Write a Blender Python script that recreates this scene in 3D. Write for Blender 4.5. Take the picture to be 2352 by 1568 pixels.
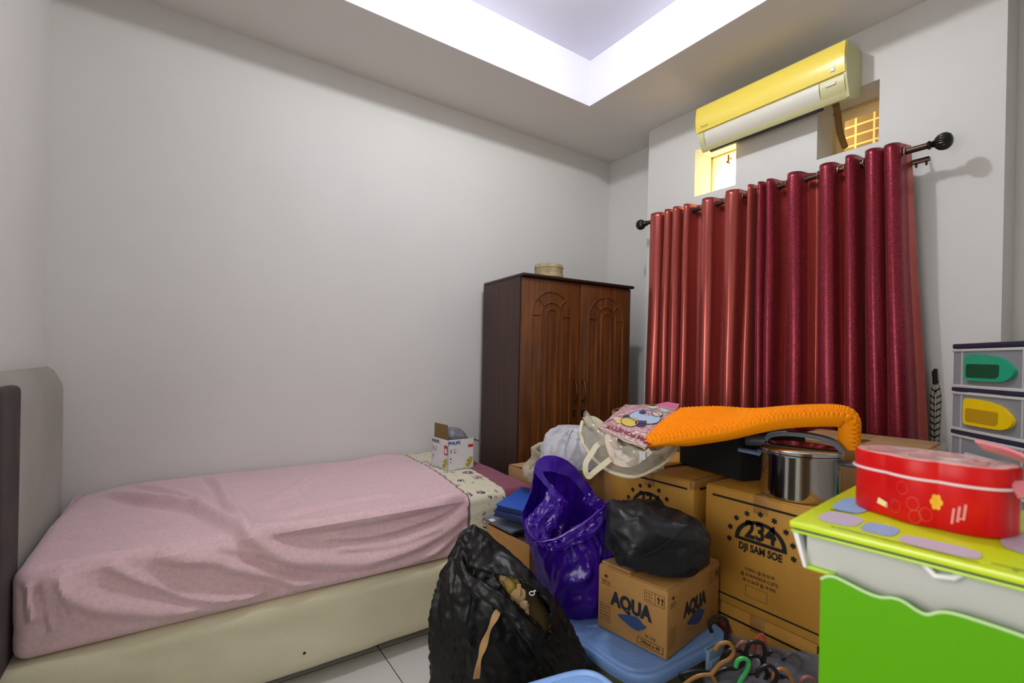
import bpy, bmesh, math, random
from mathutils import Vector, Matrix, noise
sc = bpy.context.scene
for o in list(bpy.data.objects): bpy.data.objects.remove(o)
col = sc.collection
random.seed(7)
V = Vector
pi, sin, cos = math.pi, math.sin, math.cos

# ------------------------------------------------------------------ camera
YAW, PIT, ROLL, FPX, CX, CY = 0.60599, -0.00063, 0.0205187, 1106.0, 1176.0, 825.25
CAMZ = 1.35
FW = V((sin(YAW)*cos(PIT), cos(YAW)*cos(PIT), sin(PIT)))
_r = V((cos(YAW), -sin(YAW), 0)); _u = _r.cross(FW)
RT = _r*cos(ROLL) + _u*sin(ROLL); UP = _u*cos(ROLL) - _r*sin(ROLL)
cd = bpy.data.cameras.new('camera'); cam = bpy.data.objects.new('camera', cd); col.objects.link(cam)
m = Matrix((RT, UP, -FW)).transposed().to_4x4(); m.translation = (0, 0, CAMZ); cam.matrix_world = m
cd.sensor_width = 36; cd.lens = 36*FPX/2352; cd.shift_y = (CY-784)/2352; cd.clip_start = 0.02
cd.dof.use_dof = True; cd.dof.focus_distance = 2.2; cd.dof.aperture_fstop = 3.6
sc.camera = cam
def P(x, y, t):          # point seen at photo pixel x, y at optical depth t metres
    return V((0, 0, CAMZ)) + (FW + RT*((x-CX)/FPX) - UP*((y-CY)/FPX))*t
def PZ(x, y, z):         # ... on the level z
    d = P(x, y, 1) - V((0, 0, CAMZ)); return V((0, 0, CAMZ)) + d*((z-CAMZ)/d.z)

# ------------------------------------------------------------------ light, world, exposure
vs = sc.view_settings
vs.view_transform = 'Standard'; vs.look = 'None'; vs.gamma = 1; vs.use_curve_mapping = False
vs.exposure = 0.1
w = bpy.data.worlds.new('world'); sc.world = w; w.use_nodes = True
w.node_tree.nodes['Background'].inputs[0].default_value = (0.9, 0.95, 1, 1)
w.node_tree.nodes['Background'].inputs[1].default_value = 0.3
def lamp(name, kind, loc, energy, color, **k):
    l = bpy.data.lights.new(name, kind); l.energy = energy; l.color = color
    for a, b in k.items(): setattr(l, a, b)
    o = bpy.data.objects.new(name, l); o.location = loc; col.objects.link(o); return o
lamp('ceiling_lamp_light', 'POINT', (1.36, 1.56, 3.445), 50, (0.965, 0.985, 1.0), shadow_soft_size=0.045)
lamp('porch_lamp_light', 'POINT', (3.5, 2.1, 3.02), 145, (1.0, 0.84, 0.5), shadow_soft_size=0.05)
lamp('side_fill_light', 'AREA', (-.72, .55, 1.55), 19, (1.0, 0.97, 0.93), shape='RECTANGLE', size=1.15, size_y=1.0).rotation_euler = (0, -pi/2, 0)  # added fill from the left; no window is known there
lamp('rear_fill_light', 'AREA', (0.1, -0.95, 1.35), 5, (1.0, 0.96, 0.9), shape='RECTANGLE', size=0.9, size_y=1.7).rotation_euler = (pi/2, 0, 0.0)  # added fill behind the camera to lift the shade; no lamp known there

# ------------------------------------------------------------------ materials
def srgb(h):
    c = [int(h[i:i+2], 16)/255 for i in (0, 2, 4)]
    return tuple(x/12.92 if x <= .04045 else ((x+.055)/1.055)**2.4 for x in c) + (1,)
def mat(name, colr, rough=.5, metal=0, spec=.5, bump=None, var=None, alpha=1, trans=0, sheen=0, coat=0, emit=None, thin=0):
    """bump = (scale, strength, detail); var = (scale, second colour, lo, hi)"""
    m = bpy.data.materials.new(name); m.use_nodes = True
    nt = m.node_tree; b = nt.nodes['Principled BSDF']; N = nt.nodes.new; L = nt.links.new
    c = srgb(colr) if isinstance(colr, str) else colr
    b.inputs['Base Color'].default_value = c
    b.inputs['Roughness'].default_value = rough; b.inputs['Metallic'].default_value = metal
    b.inputs['Specular IOR Level'].default_value = spec
    b.inputs['Alpha'].default_value = alpha; b.inputs['Transmission Weight'].default_value = trans
    b.inputs['Sheen Weight'].default_value = sheen; b.inputs['Coat Weight'].default_value = coat
    tc = N('ShaderNodeTexCoord')
    if var:
        n = N('ShaderNodeTexNoise'); n.inputs['Scale'].default_value = var[0]; n.inputs['Detail'].default_value = 4
        r = N('ShaderNodeMapRange'); r.inputs[1].default_value = var[2]; r.inputs[2].default_value = var[3]
        x = N('ShaderNodeMix'); x.data_type = 'RGBA'
        x.inputs[6].default_value = c; x.inputs[7].default_value = srgb(var[1])
        L(tc.outputs['Object'], n.inputs[0]); L(n.outputs[0], r.inputs[0]); L(r.outputs[0], x.inputs[0]); L(x.outputs[2], b.inputs['Base Color'])
    if bump:
        n = N('ShaderNodeTexNoise'); n.inputs['Scale'].default_value = bump[0]; n.inputs['Detail'].default_value = bump[2] if len(bump) > 2 else 3
        u = N('ShaderNodeBump'); u.inputs['Strength'].default_value = bump[1]; u.inputs['Distance'].default_value = bump[3] if len(bump) > 3 else .01
        L(tc.outputs['Object'], n.inputs[0]); L(n.outputs[0], u.inputs['Height']); L(u.outputs[0], b.inputs['Normal'])
    if emit:
        b.inputs['Emission Color'].default_value = srgb(emit[0]); b.inputs['Emission Strength'].default_value = emit[1]
    if thin:                                   # thin film: part of the light passes straight through, part is scattered through
        out = nt.nodes['Material Output']; t = N('ShaderNodeBsdfTransparent'); tl = N('ShaderNodeBsdfTranslucent')
        tl.inputs[0].default_value = c; t.inputs[0].default_value = thin[2] if len(thin) > 2 else (1, 1, 1, 1)
        a1 = N('ShaderNodeMixShader'); a2 = N('ShaderNodeMixShader')
        a1.inputs[0].default_value = thin[1]; a2.inputs[0].default_value = thin[0]
        L(b.outputs[0], a1.inputs[1]); L(tl.outputs[0], a1.inputs[2]); L(a1.outputs[0], a2.inputs[1]); L(t.outputs[0], a2.inputs[2]); L(a2.outputs[0], out.inputs[0])
    return m
def nodes(m): return m.node_tree, m.node_tree.nodes['Principled BSDF']
def crinkle(m, scale, strength, dist=.01):     # sharp thin creases of plastic film
    nt, b = nodes(m); N = nt.nodes.new; L = nt.links.new
    tc = N('ShaderNodeTexCoord'); nz = N('ShaderNodeTexNoise'); nz.inputs['Scale'].default_value = scale*.5; nz.inputs['Detail'].default_value = 2
    mp = N('ShaderNodeMix'); mp.data_type = 'VECTOR'; mp.inputs[0].default_value = .06
    v = N('ShaderNodeTexNoise'); v.noise_type = 'RIDGED_MULTIFRACTAL'; v.inputs['Scale'].default_value = scale*.4; v.inputs['Detail'].default_value = 3
    u = N('ShaderNodeBump'); u.inputs['Strength'].default_value = strength; u.inputs['Distance'].default_value = dist
    L(tc.outputs['Object'], nz.inputs[0]); L(tc.outputs['Object'], mp.inputs[4]); L(nz.outputs['Color'], mp.inputs[5])
    L(mp.outputs[1], v.inputs['Vector']); L(v.outputs[0], u.inputs['Height']); L(u.outputs[0], b.inputs['Normal'])
    return m
M = {}
M['wall'] = mat('wall_paint', 'dcdbd7', .75, bump=(140, .12, 4, .004), var=(1.1, 'd7d5d1', .35, .7))
M['ceil'] = mat('ceiling_paint', 'dfdbd6', .8, bump=(90, .05))
M['tray'] = mat('tray_paint', 'e4e3ef', .8)
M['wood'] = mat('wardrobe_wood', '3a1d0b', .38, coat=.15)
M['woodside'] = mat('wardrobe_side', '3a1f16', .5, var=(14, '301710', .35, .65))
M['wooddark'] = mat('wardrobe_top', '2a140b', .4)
M['brass'] = mat('aged_brass', '7a5534', .35, 1)
M['bronze'] = mat('dark_bronze', '54443a', .3, .9)
M['bronze_knob'] = mat('bronze_knob', '3a3a30', .28, .9)
M['ring'] = mat('eyelet_metal', 'b08c78', .25, 1)
M['acyellow'] = mat('ac_yellowed_plastic', 'efd75a', .28, coat=.2)
M['acwhite'] = mat('ac_white_plastic', 'd9d5c6', .4)
M['accream'] = mat('ac_cream_plastic', 'cfcb96', .4)
M['dark'] = mat('black_plastic', '0d0d0d', .6)
M['black_ink'] = mat('black_ink', '120d08', .7)
M['blue_ink'] = mat('blue_ink', '232c46', .7)
M['red_ink'] = mat('red_ink', '7a2a1c', .7)
M['brown_ink'] = mat('brown_ink', '4a2d18', .7)
M['carton'] = mat('carton_board', 'b98a4c', .7, bump=(60, .1), var=(7, 'ab7c40', .35, .7))
M['carton_dark'] = mat('carton_print', 'bd8a32', .6, bump=(30, .1), var=(5, 'b07d2a', .35, .7))
M['carton_pale'] = mat('carton_pale', 'b08a5c', .75, bump=(60, .1), var=(7, 'a07a4e', .35, .7))
M['tape'] = mat('packing_tape', 'a87a40', .18, coat=.6, bump=(40, .2))
M['sheet'] = mat('pink_sheet', 'deb9be', .9, sheen=.3, bump=(260, .18, 4, .004), var=(60, 'd3afb4', .35, .7))
M['wine'] = mat('wine_sheet', '7d3348', .9, sheen=.2, bump=(260, .18, 4, .004))
M['cream_fabric'] = mat('cream_fabric', 'd9d1b2', .9, bump=(200, .2, 4, .004), var=(3, 'cec6a6', .35, .65))
M['headboard'] = mat('taupe_upholstery', '98938a', .85, sheen=.2, bump=(220, .15), var=(2, '8b867a', .35, .65))
M['headdark'] = mat('dark_brown_matte', '4a403c', .95, var=(5, '3b3231', .35, .65))
M['blackfilm'] = crinkle(mat('black_bin_liner', '060607', .42, spec=.36), 22, .35, .012)
M['blackleather'] = mat('black_leather', '121316', .42, spec=.4, bump=(45, .25, 3, .006), var=(8, '1c1d21', .4, .7))
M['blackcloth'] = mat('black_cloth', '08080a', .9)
M['purplefilm'] = crinkle(mat('purple_film', (.07, .011, .40, 1), .17, spec=.7, thin=(.16, .3, (.25, .1, .9, 1))), 16, .8, .014)
M['purplefold'] = mat('purple_fold', (.10, .03, .35, 1), .25, spec=.6)
M['whitefilm'] = crinkle(mat('white_film', 'e2e3ea', .28, thin=(.08, .35)), 12, .7, .012)
M['clear'] = crinkle(mat('clear_vinyl', 'cfc8b8', .08, spec=.9, thin=(.55, .08, (.93, .92, .88, 1))), 16, .9, .012)
M['greyfilm'] = crinkle(mat('grey_clear_film', '8d92a0', .2, spec=.8, thin=(.55, .15, (.82, .84, .9, 1))), 12, 1.0, .012)
M['cream'] = mat('cream_tape', 'd8cfb2', .8, bump=(300, .2, 2, .002))
M['creampink'] = mat('pale_canvas', 'd2c0b0', .85, bump=(300, .2, 2, .002))
M['beige'] = mat('beige_cloth', 'ada28c', .9, bump=(120, .25, 3, .006))
M['tan'] = mat('tan_cloth', 'b48e5e', .85, bump=(200, .2))
M['khaki'] = mat('khaki_cloth', '6d5730', .9, bump=(200, .2), var=(6, '5b4826', .4, .6))
M['orange'] = mat('orange_rubber', 'ff9600', .6, spec=.15)
M['steel'] = mat('stainless_steel', 'c9c4bd', .13, 1)
M['potblue'] = mat('pot_blue_plastic', '6f8cb5', .4)
M['potgrey'] = mat('pot_dark_plastic', '464b55', .45)
M['lidblue'] = mat('blue_bin_lid', '86b0ea', .42, bump=(50, .04))
M['lidblue2'] = mat('blue_clear_lid', '88aee6', .35, thin=(.06, .25, (.7, .8, 1, 1)))
M['binclear'] = mat('bin_tub_plastic', '8f8f70', .35, thin=(.35, .2, (.8, .82, .7, 1)))
M['clip'] = mat('bin_clip', '7f9db4', .4)
M['red'] = mat('red_tin', 'c4060c', .35, spec=.25, var=(18, 'd01a10', .45, .75))
M['pinklid'] = mat('pink_lid', 'ecc0b8', .3, coat=.2, var=(26, 'd9857c', .45, .65))
M['pinkplastic'] = mat('pink_handle', 'd87f87', .35, coat=.2)
M['pinkwire'] = mat('rim_glint_ring_print', 'e6ccd0', .25, coat=.5)  # highlight of the tin's rim put into a pale colour; also lid rings
M['lime'] = mat('lime_lacquer', 'a9cf10', .3, coat=.4)
M['limetop'] = mat('lime_print', 'c2d81c', .3, coat=.4)
M['green'] = mat('green_panel', '58a200', .45, spec=.2)
M['palegreen'] = mat('pale_green_edge', 'b9d69a', .5)
M['cabwhite'] = mat('cabinet_white', 'b9b8b4', .45)
M['cabside'] = mat('cabinet_side', '8a6a3c', .35)
M['white'] = mat('white_paper', 'e2e0e2', .4, coat=.2)
M['bluep'] = mat('blue_print', '8fb2dc', .4)
M['greenp'] = mat('green_print', '5c8c3a', .4)
M['lilac'] = mat('lilac_print', 'c9bcd0', .4)
M['yellow'] = mat('yellow_plastic', 'f2cd0a', .35, coat=.2)
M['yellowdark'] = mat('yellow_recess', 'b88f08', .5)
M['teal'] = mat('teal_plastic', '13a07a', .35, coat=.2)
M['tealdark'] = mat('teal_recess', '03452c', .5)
M['navy'] = mat('navy_plastic', '24263c', .45)
M['drawerclear'] = mat('clear_drawer_plastic', 'aeb2b6', .3, thin=(.28, .25, (.9, .92, .95, 1)))
M['drawerrim'] = mat('drawer_rim_plastic', 'c9cac8', .35)
M['bamboo'] = mat('pale_bamboo', 'b09f78', .6, var=(22, '9a8a62', .45, .65), bump=(60, .1))
M['binder'] = mat('blue_binder', '1f4faa', .4)
M['binderdark'] = mat('navy_binder', '1c2f63', .5)
M['folder'] = mat('grey_folder', '5a6270', .22, coat=.4)
M['paper'] = mat('paper_edge', 'cfc6c4', .7)
M['mag'] = mat('magazine_cover', '6c5360', .35, coat=.3, var=(30, '2c2430', .4, .6))
M['boxwhite'] = mat('white_box_board', 'd8d7d9', .45)
M['food'] = mat('food_print', 'c08a2a', .5, var=(60, '8a9a2a', .4, .6))
M['kraft'] = mat('kraft_inside', '6b5426', .8)
M['rope_w'] = mat('white_cord', 'b9b3a2', .8)
M['rope_b'] = mat('black_cord', '1b1712', .8)
M['pink'] = mat('pink_bag', 'c8628c', .6)
M['pipe'] = mat('wrapped_pipe', '7d5a26', .7)
M['green_h'] = mat('green_hanger', '39b05c', .4)
M['pink_h'] = mat('rose_hanger', '8f5d55', .4)
M['tan_h'] = mat('tan_hanger', 'a0703a', .4)
M['red_h'] = mat('red_hanger', 'b4563e', .4)
M['black_h'] = mat('black_hanger', '15110f', .4)
M['leaf'] = mat('yellow_print', 'e8a818', .5)
M['cookie'] = mat('cream_print', 'e8d79a', .5)
M['rose'] = mat('rose_print', 'd98a86', .5)
# ------------------------------------------------------------------ builders
def link(name, me, parent=None, loc=None, rz=None):
    o = bpy.data.objects.new(name, me); col.objects.link(o)
    if parent: o.parent = parent
    if loc is not None: o.location = loc
    if rz is not None: o.rotation_euler = (0, 0, rz)
    return o
def tag(o, label=None, cat=None, group=None, kind=None):
    for k, v in (('label', label), ('category', cat), ('group', group), ('kind', kind)):
        if v: o[k] = v
    return o
def thing(name, label, cat, loc=(0, 0, 0), rz=0, group=None):
    return tag(link(name, None, None, loc, rz), label, cat, group)
class MB:
    """collects shapes; build() links them as ONE mesh object"""
    def __init__(s): s.v = []; s.f = []; s.m = []; s.sm = []
    def add(s, vs, fs, mi=0, smooth=False, M4=None):
        b = len(s.v); s.v += [tuple(M4 @ V(p)) if M4 else tuple(p) for p in vs]
        s.f += [tuple(b+i for i in f) for f in fs]; s.m += [mi]*len(fs); s.sm += [smooth]*len(fs); return s
    def box(s, a, b, bev=0, mi=0, M4=None, seg=2, smooth=False):
        bm = bmesh.new(); bmesh.ops.create_cube(bm, size=1)
        for v in bm.verts: v.co = V(((a[i]+b[i])/2 + v.co[i]*(b[i]-a[i])) for i in range(3))
        if bev: bmesh.ops.bevel(bm, geom=bm.edges[:], offset=bev, segments=seg, profile=.5, affect='EDGES')
        return s.bm(bm, mi, M4, smooth or bev > 0)
    def bm(s, bm, mi=0, M4=None, smooth=False):
        bm.verts.index_update(); s.add([v.co for v in bm.verts], [[v.index for v in f.verts] for f in bm.faces], mi, smooth, M4); bm.free(); return s
    def tube(s, pts, r, n=10, mi=0, closed=False, caps=True, M4=None):
        pts = [V(p) for p in pts]; k = len(pts); rs = r if isinstance(r, (list, tuple)) else [r]*k
        vs, fs = [], []; up = None
        for i, p in enumerate(pts):
            t = (pts[(i+1) % k] - pts[i-1]) if closed else (pts[min(i+1, k-1)] - pts[max(i-1, 0)])
            t.normalize()
            if up is None:
                up = V((0, 0, 1)) if abs(t.z) < .9 else V((1, 0, 0))
            a = up - t*up.dot(t); a.normalize(); up = a; b = t.cross(a)
            for j in range(n):
                q = 2*pi*j/n; vs.append(p + (a*cos(q) + b*sin(q))*rs[i])
        for i in range(k if closed else k-1):
            for j in range(n):
                a0 = i*n; b0 = ((i+1) % k)*n; fs.append((a0+j, a0+(j+1) % n, b0+(j+1) % n, b0+j))
        if caps and not closed: fs += [tuple(range(n))[::-1], tuple(range((k-1)*n, k*n))]
        return s.add(vs, fs, mi, True, M4)
    def lathe(s, prof, n=48, mi=0, M4=None, smooth=True, lobes=None):
        vs, fs = [], []
        for r, z in prof:
            for j in range(n):
                q = 2*pi*j/n; k = lobes(q) if lobes else 1; vs.append((r*k*cos(q), r*k*sin(q), z))
        for i in range(len(prof)-1):
            for j in range(n): fs.append((i*n+j, i*n+(j+1) % n, (i+1)*n+(j+1) % n, (i+1)*n+j))
        if prof[0][0] > 1e-6: fs.append(tuple(range(n))[::-1])
        if prof[-1][0] > 1e-6: fs.append(tuple(range((len(prof)-1)*n, len(prof)*n)))
        return s.add(vs, fs, mi, smooth, M4)
    def loft(s, rings, mi=0, cap=(True, True), closed=True, M4=None, smooth=True):
        n = len(rings[0]); vs = [p for r in rings for p in r]; fs = []
        for i in range(len(rings)-1):
            for j in range(n if closed else n-1): fs.append((i*n+j, i*n+(j+1) % n, (i+1)*n+(j+1) % n, (i+1)*n+j))
        if cap[0]: fs.append(tuple(range(n))[::-1])
        if cap[1]: fs.append(tuple(range((len(rings)-1)*n, len(rings)*n)))
        return s.add(vs, fs, mi, smooth, M4)
    def prism(s, poly, h0, h1, fr=None, mi=0, smooth=False):
        """2-D polygon extruded along the frame's normal; fr = Matrix placing (u, v, n)"""
        n = len(poly); vs = [(x, y, h0) for x, y in poly] + [(x, y, h1) for x, y in poly]
        fs = [tuple(range(n))[::-1], tuple(range(n, 2*n))] + [(i, (i+1) % n, n+(i+1) % n, n+i) for i in range(n)]
        return s.add(vs, fs, mi, smooth, fr)
    def ribbon(s, pts, wid, nrm, th=.002, mi=0):
        pts = [V(p) for p in pts]; vs, fs = [], []; k = len(pts)
        for i, p in enumerate(pts):
            t = (pts[min(i+1, k-1)] - pts[max(i-1, 0)]).normalized()
            nn = V(nrm[i] if isinstance(nrm[0], (tuple, list, Vector)) else nrm); sd = t.cross(nn).normalized(); nn = sd.cross(t).normalized()
            w_ = wid[i] if isinstance(wid, (list, tuple)) else wid
            vs += [p+sd*w_/2+nn*th/2, p-sd*w_/2+nn*th/2, p-sd*w_/2-nn*th/2, p+sd*w_/2-nn*th/2]
        for i in range(k-1):
            for j in range(4): fs.append((i*4+j, i*4+(j+1) % 4, i*4+4+(j+1) % 4, i*4+4+j))
        fs += [(3, 2, 1, 0), tuple(range(4*k-4, 4*k))]
        return s.add(vs, fs, mi, True)
    def disp(s, fn):
        """move every vertex along its normal by fn(co)"""
        me = bpy.data.meshes.new('t'); me.from_pydata(s.v, [], s.f); me.update()
        s.v = [tuple(v.co + v.normal*fn(v.co)) for v in me.vertices]; bpy.data.meshes.remove(me); return s
    def build(s, name, mats, parent=None, loc=None, rz=None, fix=True):
        me = bpy.data.meshes.new(name); me.from_pydata(s.v, [], s.f)
        for mt in (mats if isinstance(mats, (list, tuple)) else [mats]): me.materials.append(M[mt] if isinstance(mt, str) else mt)
        me.polygons.foreach_set('material_index', s.m); me.polygons.foreach_set('use_smooth', s.sm); me.update()
        if fix:
            b = bmesh.new(); b.from_mesh(me); bmesh.ops.recalc_face_normals(b, faces=b.faces[:]); b.to_mesh(me); b.free()
        me.set_sharp_from_angle(angle=math.radians(38))
        return link(name, me, parent, loc, rz)
def spline(pts, n, closed=False):
    """Catmull-Rom through pts, n samples per span"""
    pts = [V(p) for p in pts]; k = len(pts); out = []
    for i in range(k if closed else k-1):
        g = (lambda j: pts[j % k]) if closed else (lambda j: pts[max(0, min(k-1, j))])
        a, b, c, d = g(i-1), g(i), g(i+1), g(i+2)
        for q in range(n):
            t = q/n; out.append(.5*((2*b) + (c-a)*t + (2*a-5*b+4*c-d)*t*t + (3*b-a-3*c+d)*t**3))
    if not closed: out.append(pts[-1])
    return out
def resample(loop, n):
    L = [0]; k = len(loop)
    for i in range(k): L.append(L[-1] + (loop[(i+1) % k]-loop[i]).length)
    out = []; j = 0
    for q in range(n):
        d = L[-1]*q/n
        while L[j+1] < d: j += 1
        t = (d-L[j])/max(1e-9, L[j+1]-L[j]); out.append(loop[j].lerp(loop[(j+1) % k], t))
    return out
def rings_spline(rings, n):
    k = len(rings[0]); cols = [spline([r[j] for r in rings], n) for j in range(k)]
    return [[cols[j][i] for j in range(k)] for i in range(len(cols[0]))]
def ell(c, rx, ry, n=64, rot=0, sup=2.0, tilt=(0, 0)):
    out = []
    for j in range(n):
        q = 2*pi*j/n; x = abs(cos(q))**(2/sup)*(1 if cos(q) > 0 else -1)*rx; y = abs(sin(q))**(2/sup)*(1 if sin(q) > 0 else -1)*ry
        xx = x*cos(rot)-y*sin(rot); yy = x*sin(rot)+y*cos(rot)
        out.append(V((c[0]+xx, c[1]+yy, c[2]+tilt[0]*xx+tilt[1]*yy)))
    return out
def crumple(amp, sc_, seed=0, ridge=True):
    off = V((seed*7.3, seed*3.1, seed*5.7))
    def fn(co):
        p = co*sc_ + off; d = V((noise.noise(p*.7+V((5, 0, 0))), noise.noise(p*.7+V((0, 9, 0))), noise.noise(p*.7)))*.6
        a = 1-2*abs(noise.noise(p+d)); b = 1-2*abs(noise.noise((p+d)*2.1+V((3, 3, 3))))
        return amp*(.65*a + .35*b - .35)
    return fn
def rid(p): return 1-2*abs(noise.noise(p))
def drape(rr, a=.02, b=.010, c=.006, d=.004, lim=.08, f=2.2, seed=0):
    """push loops out and in along hanging folds that run up the side"""
    n = len(rr[0])
    for i, r in enumerate(rr):
        h_ = i/(len(rr)-1); c_ = sum(r, V())/n
        for j in range(n):
            q = 2*pi*j/n+seed; k = r[j]-c_; L_ = k.length; k.normalize()
            tw = q+.7*h_*sin(q*1.3+1)+.5*noise.noise(V((cos(q), sin(q), h_*3+seed)))
            fo = a*rid(V((f*cos(tw), f*sin(tw), h_*1.5))) + b*rid(V((2.3*f*cos(tw)+9, 2.3*f*sin(tw), h_*3.5))) + c*rid(V((r[j].x*22, r[j].y*22, r[j].z*13))) + d*rid(r[j]*38)
            r[j] = r[j] + k*fo*min(1, L_/lim)*.9
    return rr
def frame(o, u, v):
    """matrix with origin o, x axis u, y axis v, z axis the normal"""
    u = V(u).normalized(); n = u.cross(V(v)).normalized(); v = n.cross(u)
    m = Matrix((u, v, n)).transposed().to_4x4(); m.translation = V(o); return m
def text(mb, s, size, fr, u=0, v=0, mi=0, bold=0, cond=1, align='CENTER', th=.0006, spacing=1):
    """flat lettering laid on frame fr at (u, v)"""
    cu = bpy.data.curves.new('t', 'FONT'); cu.body = s; cu.size = size; cu.align_x = align; cu.align_y = 'CENTER'; cu.offset = bold; cu.space_character = spacing; cu.resolution_u = 3
    o = bpy.data.objects.new('t', cu); col.objects.link(o); bpy.context.view_layer.update()
    me = bpy.data.meshes.new_from_object(o.evaluated_get(bpy.context.evaluated_depsgraph_get()))
    mb.add([(p.co.x*cond+u, p.co.y+v, th) for p in me.vertices], [tuple(p.vertices) for p in me.polygons], mi, False, fr)
    bpy.data.objects.remove(o); bpy.data.curves.remove(cu); bpy.data.meshes.remove(me)
def rect(mb, fr, u0, v0, u1, v1, mi=0, th=.0005): mb.add([(u0, v0, th), (u1, v0, th), (u1, v1, th), (u0, v1, th)], [(0, 1, 2, 3)], mi, False, fr)
def outline(mb, fr, u0, v0, u1, v1, w, mi=0):
    rect(mb, fr, u0, v0, u1, v0+w, mi); rect(mb, fr, u0, v1-w, u1, v1, mi); rect(mb, fr, u0, v0, u0+w, v1, mi); rect(mb, fr, u1-w, v0, u1, v1, mi)
def disc(mb, fr, u, v, ru, rv, mi=0, th=.0006, n=24, a0=0, a1=2*pi, rot=0):
    ps = [(cos(a0+(a1-a0)*i/n)*ru, sin(a0+(a1-a0)*i/n)*rv) for i in range(n if a1-a0 > 6.2 else n+1)]
    mb.add([(u+x*cos(rot)-y*sin(rot), v+x*sin(rot)+y*cos(rot), th) for x, y in ps], [tuple(range(len(ps)))], mi, False, fr)
def arc(mb, fr, u, v, r0, r1, a0, a1, mi=0, n=24, th=.0006, sq=1):
    vs = []
    for i in range(n+1):
        q = a0+(a1-a0)*i/n; vs += [(u+cos(q)*r0, v+sin(q)*r0*sq, th), (u+cos(q)*r1, v+sin(q)*r1*sq, th)]
    mb.add(vs, [(2*i, 2*i+1, 2*i+3, 2*i+2) for i in range(n)], mi, False, fr)
def poly(mb, fr, pts, mi=0, th=.0006): mb.add([(x, y, th) for x, y in pts], [tuple(range(len(pts)))], mi, False, fr)
def stroke(mb, fr, pts, w, mi=0, th=.0007):
    for (x0, y0), (x1, y1) in zip(pts, pts[1:]):
        d = V((x1-x0, y1-y0)); L = max(d.length, 1e-6); n_ = V((-d.y, d.x))/L*w/2
        mb.add([(x0-n_.x, y0-n_.y, th), (x1-n_.x, y1-n_.y, th), (x1+n_.x, y1+n_.y, th), (x0+n_.x, y0+n_.y, th)], [(0, 1, 2, 3)], mi, False, fr)
# ------------------------------------------------------------------ the room
XL, XP, XC, YB, YF, ZC = -.534, 3.074, 3.296, 3.214, -.6, 3.2
YP0, YP1 = .535, 2.57                                   # the bay of the window wall
CX0, CX1, CY0, CY1, ZT = .10, 2.432, .535, 2.585, 3.53    # ceiling tray
def struct(name, mb, mats, smooth=False):
    o = mb.build(name, mats); o['kind'] = 'structure'; return o
def tilefloor():
    m = mat('floor_tiles', 'cfcdc8', .16, coat=.3); nt, b = nodes(m); N = nt.nodes.new; L = nt.links.new
    tc = N('ShaderNodeTexCoord'); sx = N('ShaderNodeSeparateXYZ'); L(tc.outputs['Object'], sx.inputs[0]); outs = []
    for k, off in ((0, .786), (1, 2.157)):
        a = N('ShaderNodeMath'); a.operation = 'SUBTRACT'; a.inputs[1].default_value = off; L(sx.outputs[k], a.inputs[0])
        p = N('ShaderNodeMath'); p.operation = 'PINGPONG'; p.inputs[1].default_value = .3; L(a.outputs[0], p.inputs[0])
        c = N('ShaderNodeMath'); c.operation = 'LESS_THAN'; c.inputs[1].default_value = .002; L(p.outputs[0], c.inputs[0]); outs.append(c)
    mx = N('ShaderNodeMath'); mx.operation = 'MAXIMUM'; L(outs[0].outputs[0], mx.inputs[0]); L(outs[1].outputs[0], mx.inputs[1])
    x = N('ShaderNodeMix'); x.data_type = 'RGBA'; x.inputs[6].default_value = srgb('d4d2cd'); x.inputs[7].default_value = srgb('3a332c')
    L(mx.outputs[0], x.inputs[0]); L(x.outputs[2], b.inputs['Base Color']); return m
M['tiles'] = tilefloor()
struct('floor', MB().box((XL-.2, YF-.2, -.1), (XC+.2, YB+.2, 0)), 'tiles')
struct('wall_back', MB().box((XL-.2, YB, 0), (XC+.2, YB+.15, ZC+.4)), 'wall')
f = MB().box((XL-.12, YF-.15, 0), (XL, 0, ZC+.4)).box((XL-.12, 1.1, 0), (XL, YB, ZC+.4)).box((XL-.12, 0, 0), (XL, 1.1, .95)).box((XL-.12, 0, 2.15), (XL, 1.1, ZC+.4))  # opening added in the left wall to let the side fill in
struct('wall_left', f, 'wall')
f = MB()
f.box((XL, YF-.15, 0), (-.35, YF, ZC+.4)); f.box((.55, YF-.15, 0), (XC+.2, YF, ZC+.4)); f.box((-.35, YF-.15, 2.1), (.55, YF, ZC+.4))  # unseen doorway, left open for the added rear fill
struct('wall_front', f, 'wall')
f = MB()
f.box((XC, YF, 0), (XC+.15, YP0, ZC+.4)); f.box((XC, YP1, 0), (XC+.15, YB, ZC+.4))
WZ0, WZ1 = 2.56, 2.896; WN = ((1.02, 1.325), (1.83, 2.145))
ys = [YP0, WN[0][0], WN[0][1], WN[1][0], WN[1][1], YP1]
f.box((XP, YP0, 0), (XC+.15, YP1, WZ0)); f.box((XP, YP0, WZ1), (XC+.15, YP1, ZC+.4))
for a, b in ((0, 1), (2, 3), (4, 5)): f.box((XP, ys[a], WZ0), (XC+.15, ys[b], WZ1))
struct('wall_right', f, 'wall')
f = MB()
f.box((XL, YF, ZC), (CX0, YB, ZC+.4)); f.box((CX1, YF, ZC), (XC, YB, ZC+.4)); f.box((CX0, YF, ZC), (CX1, CY0, ZC+.4)); f.box((CX0, CY1, ZC), (CX1, YB, ZC+.4))
e = .004
f.box((CX0, CY0, ZC+.001), (CX0+e, CY1, ZT), mi=1); f.box((CX1-e, CY0, ZC+.001), (CX1, CY1, ZT), mi=1)
f.box((CX0, CY0, ZC+.001), (CX1, CY0+e, ZT), mi=1); f.box((CX0, CY1-e, ZC+.001), (CX1, CY1, ZT), mi=1)
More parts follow.
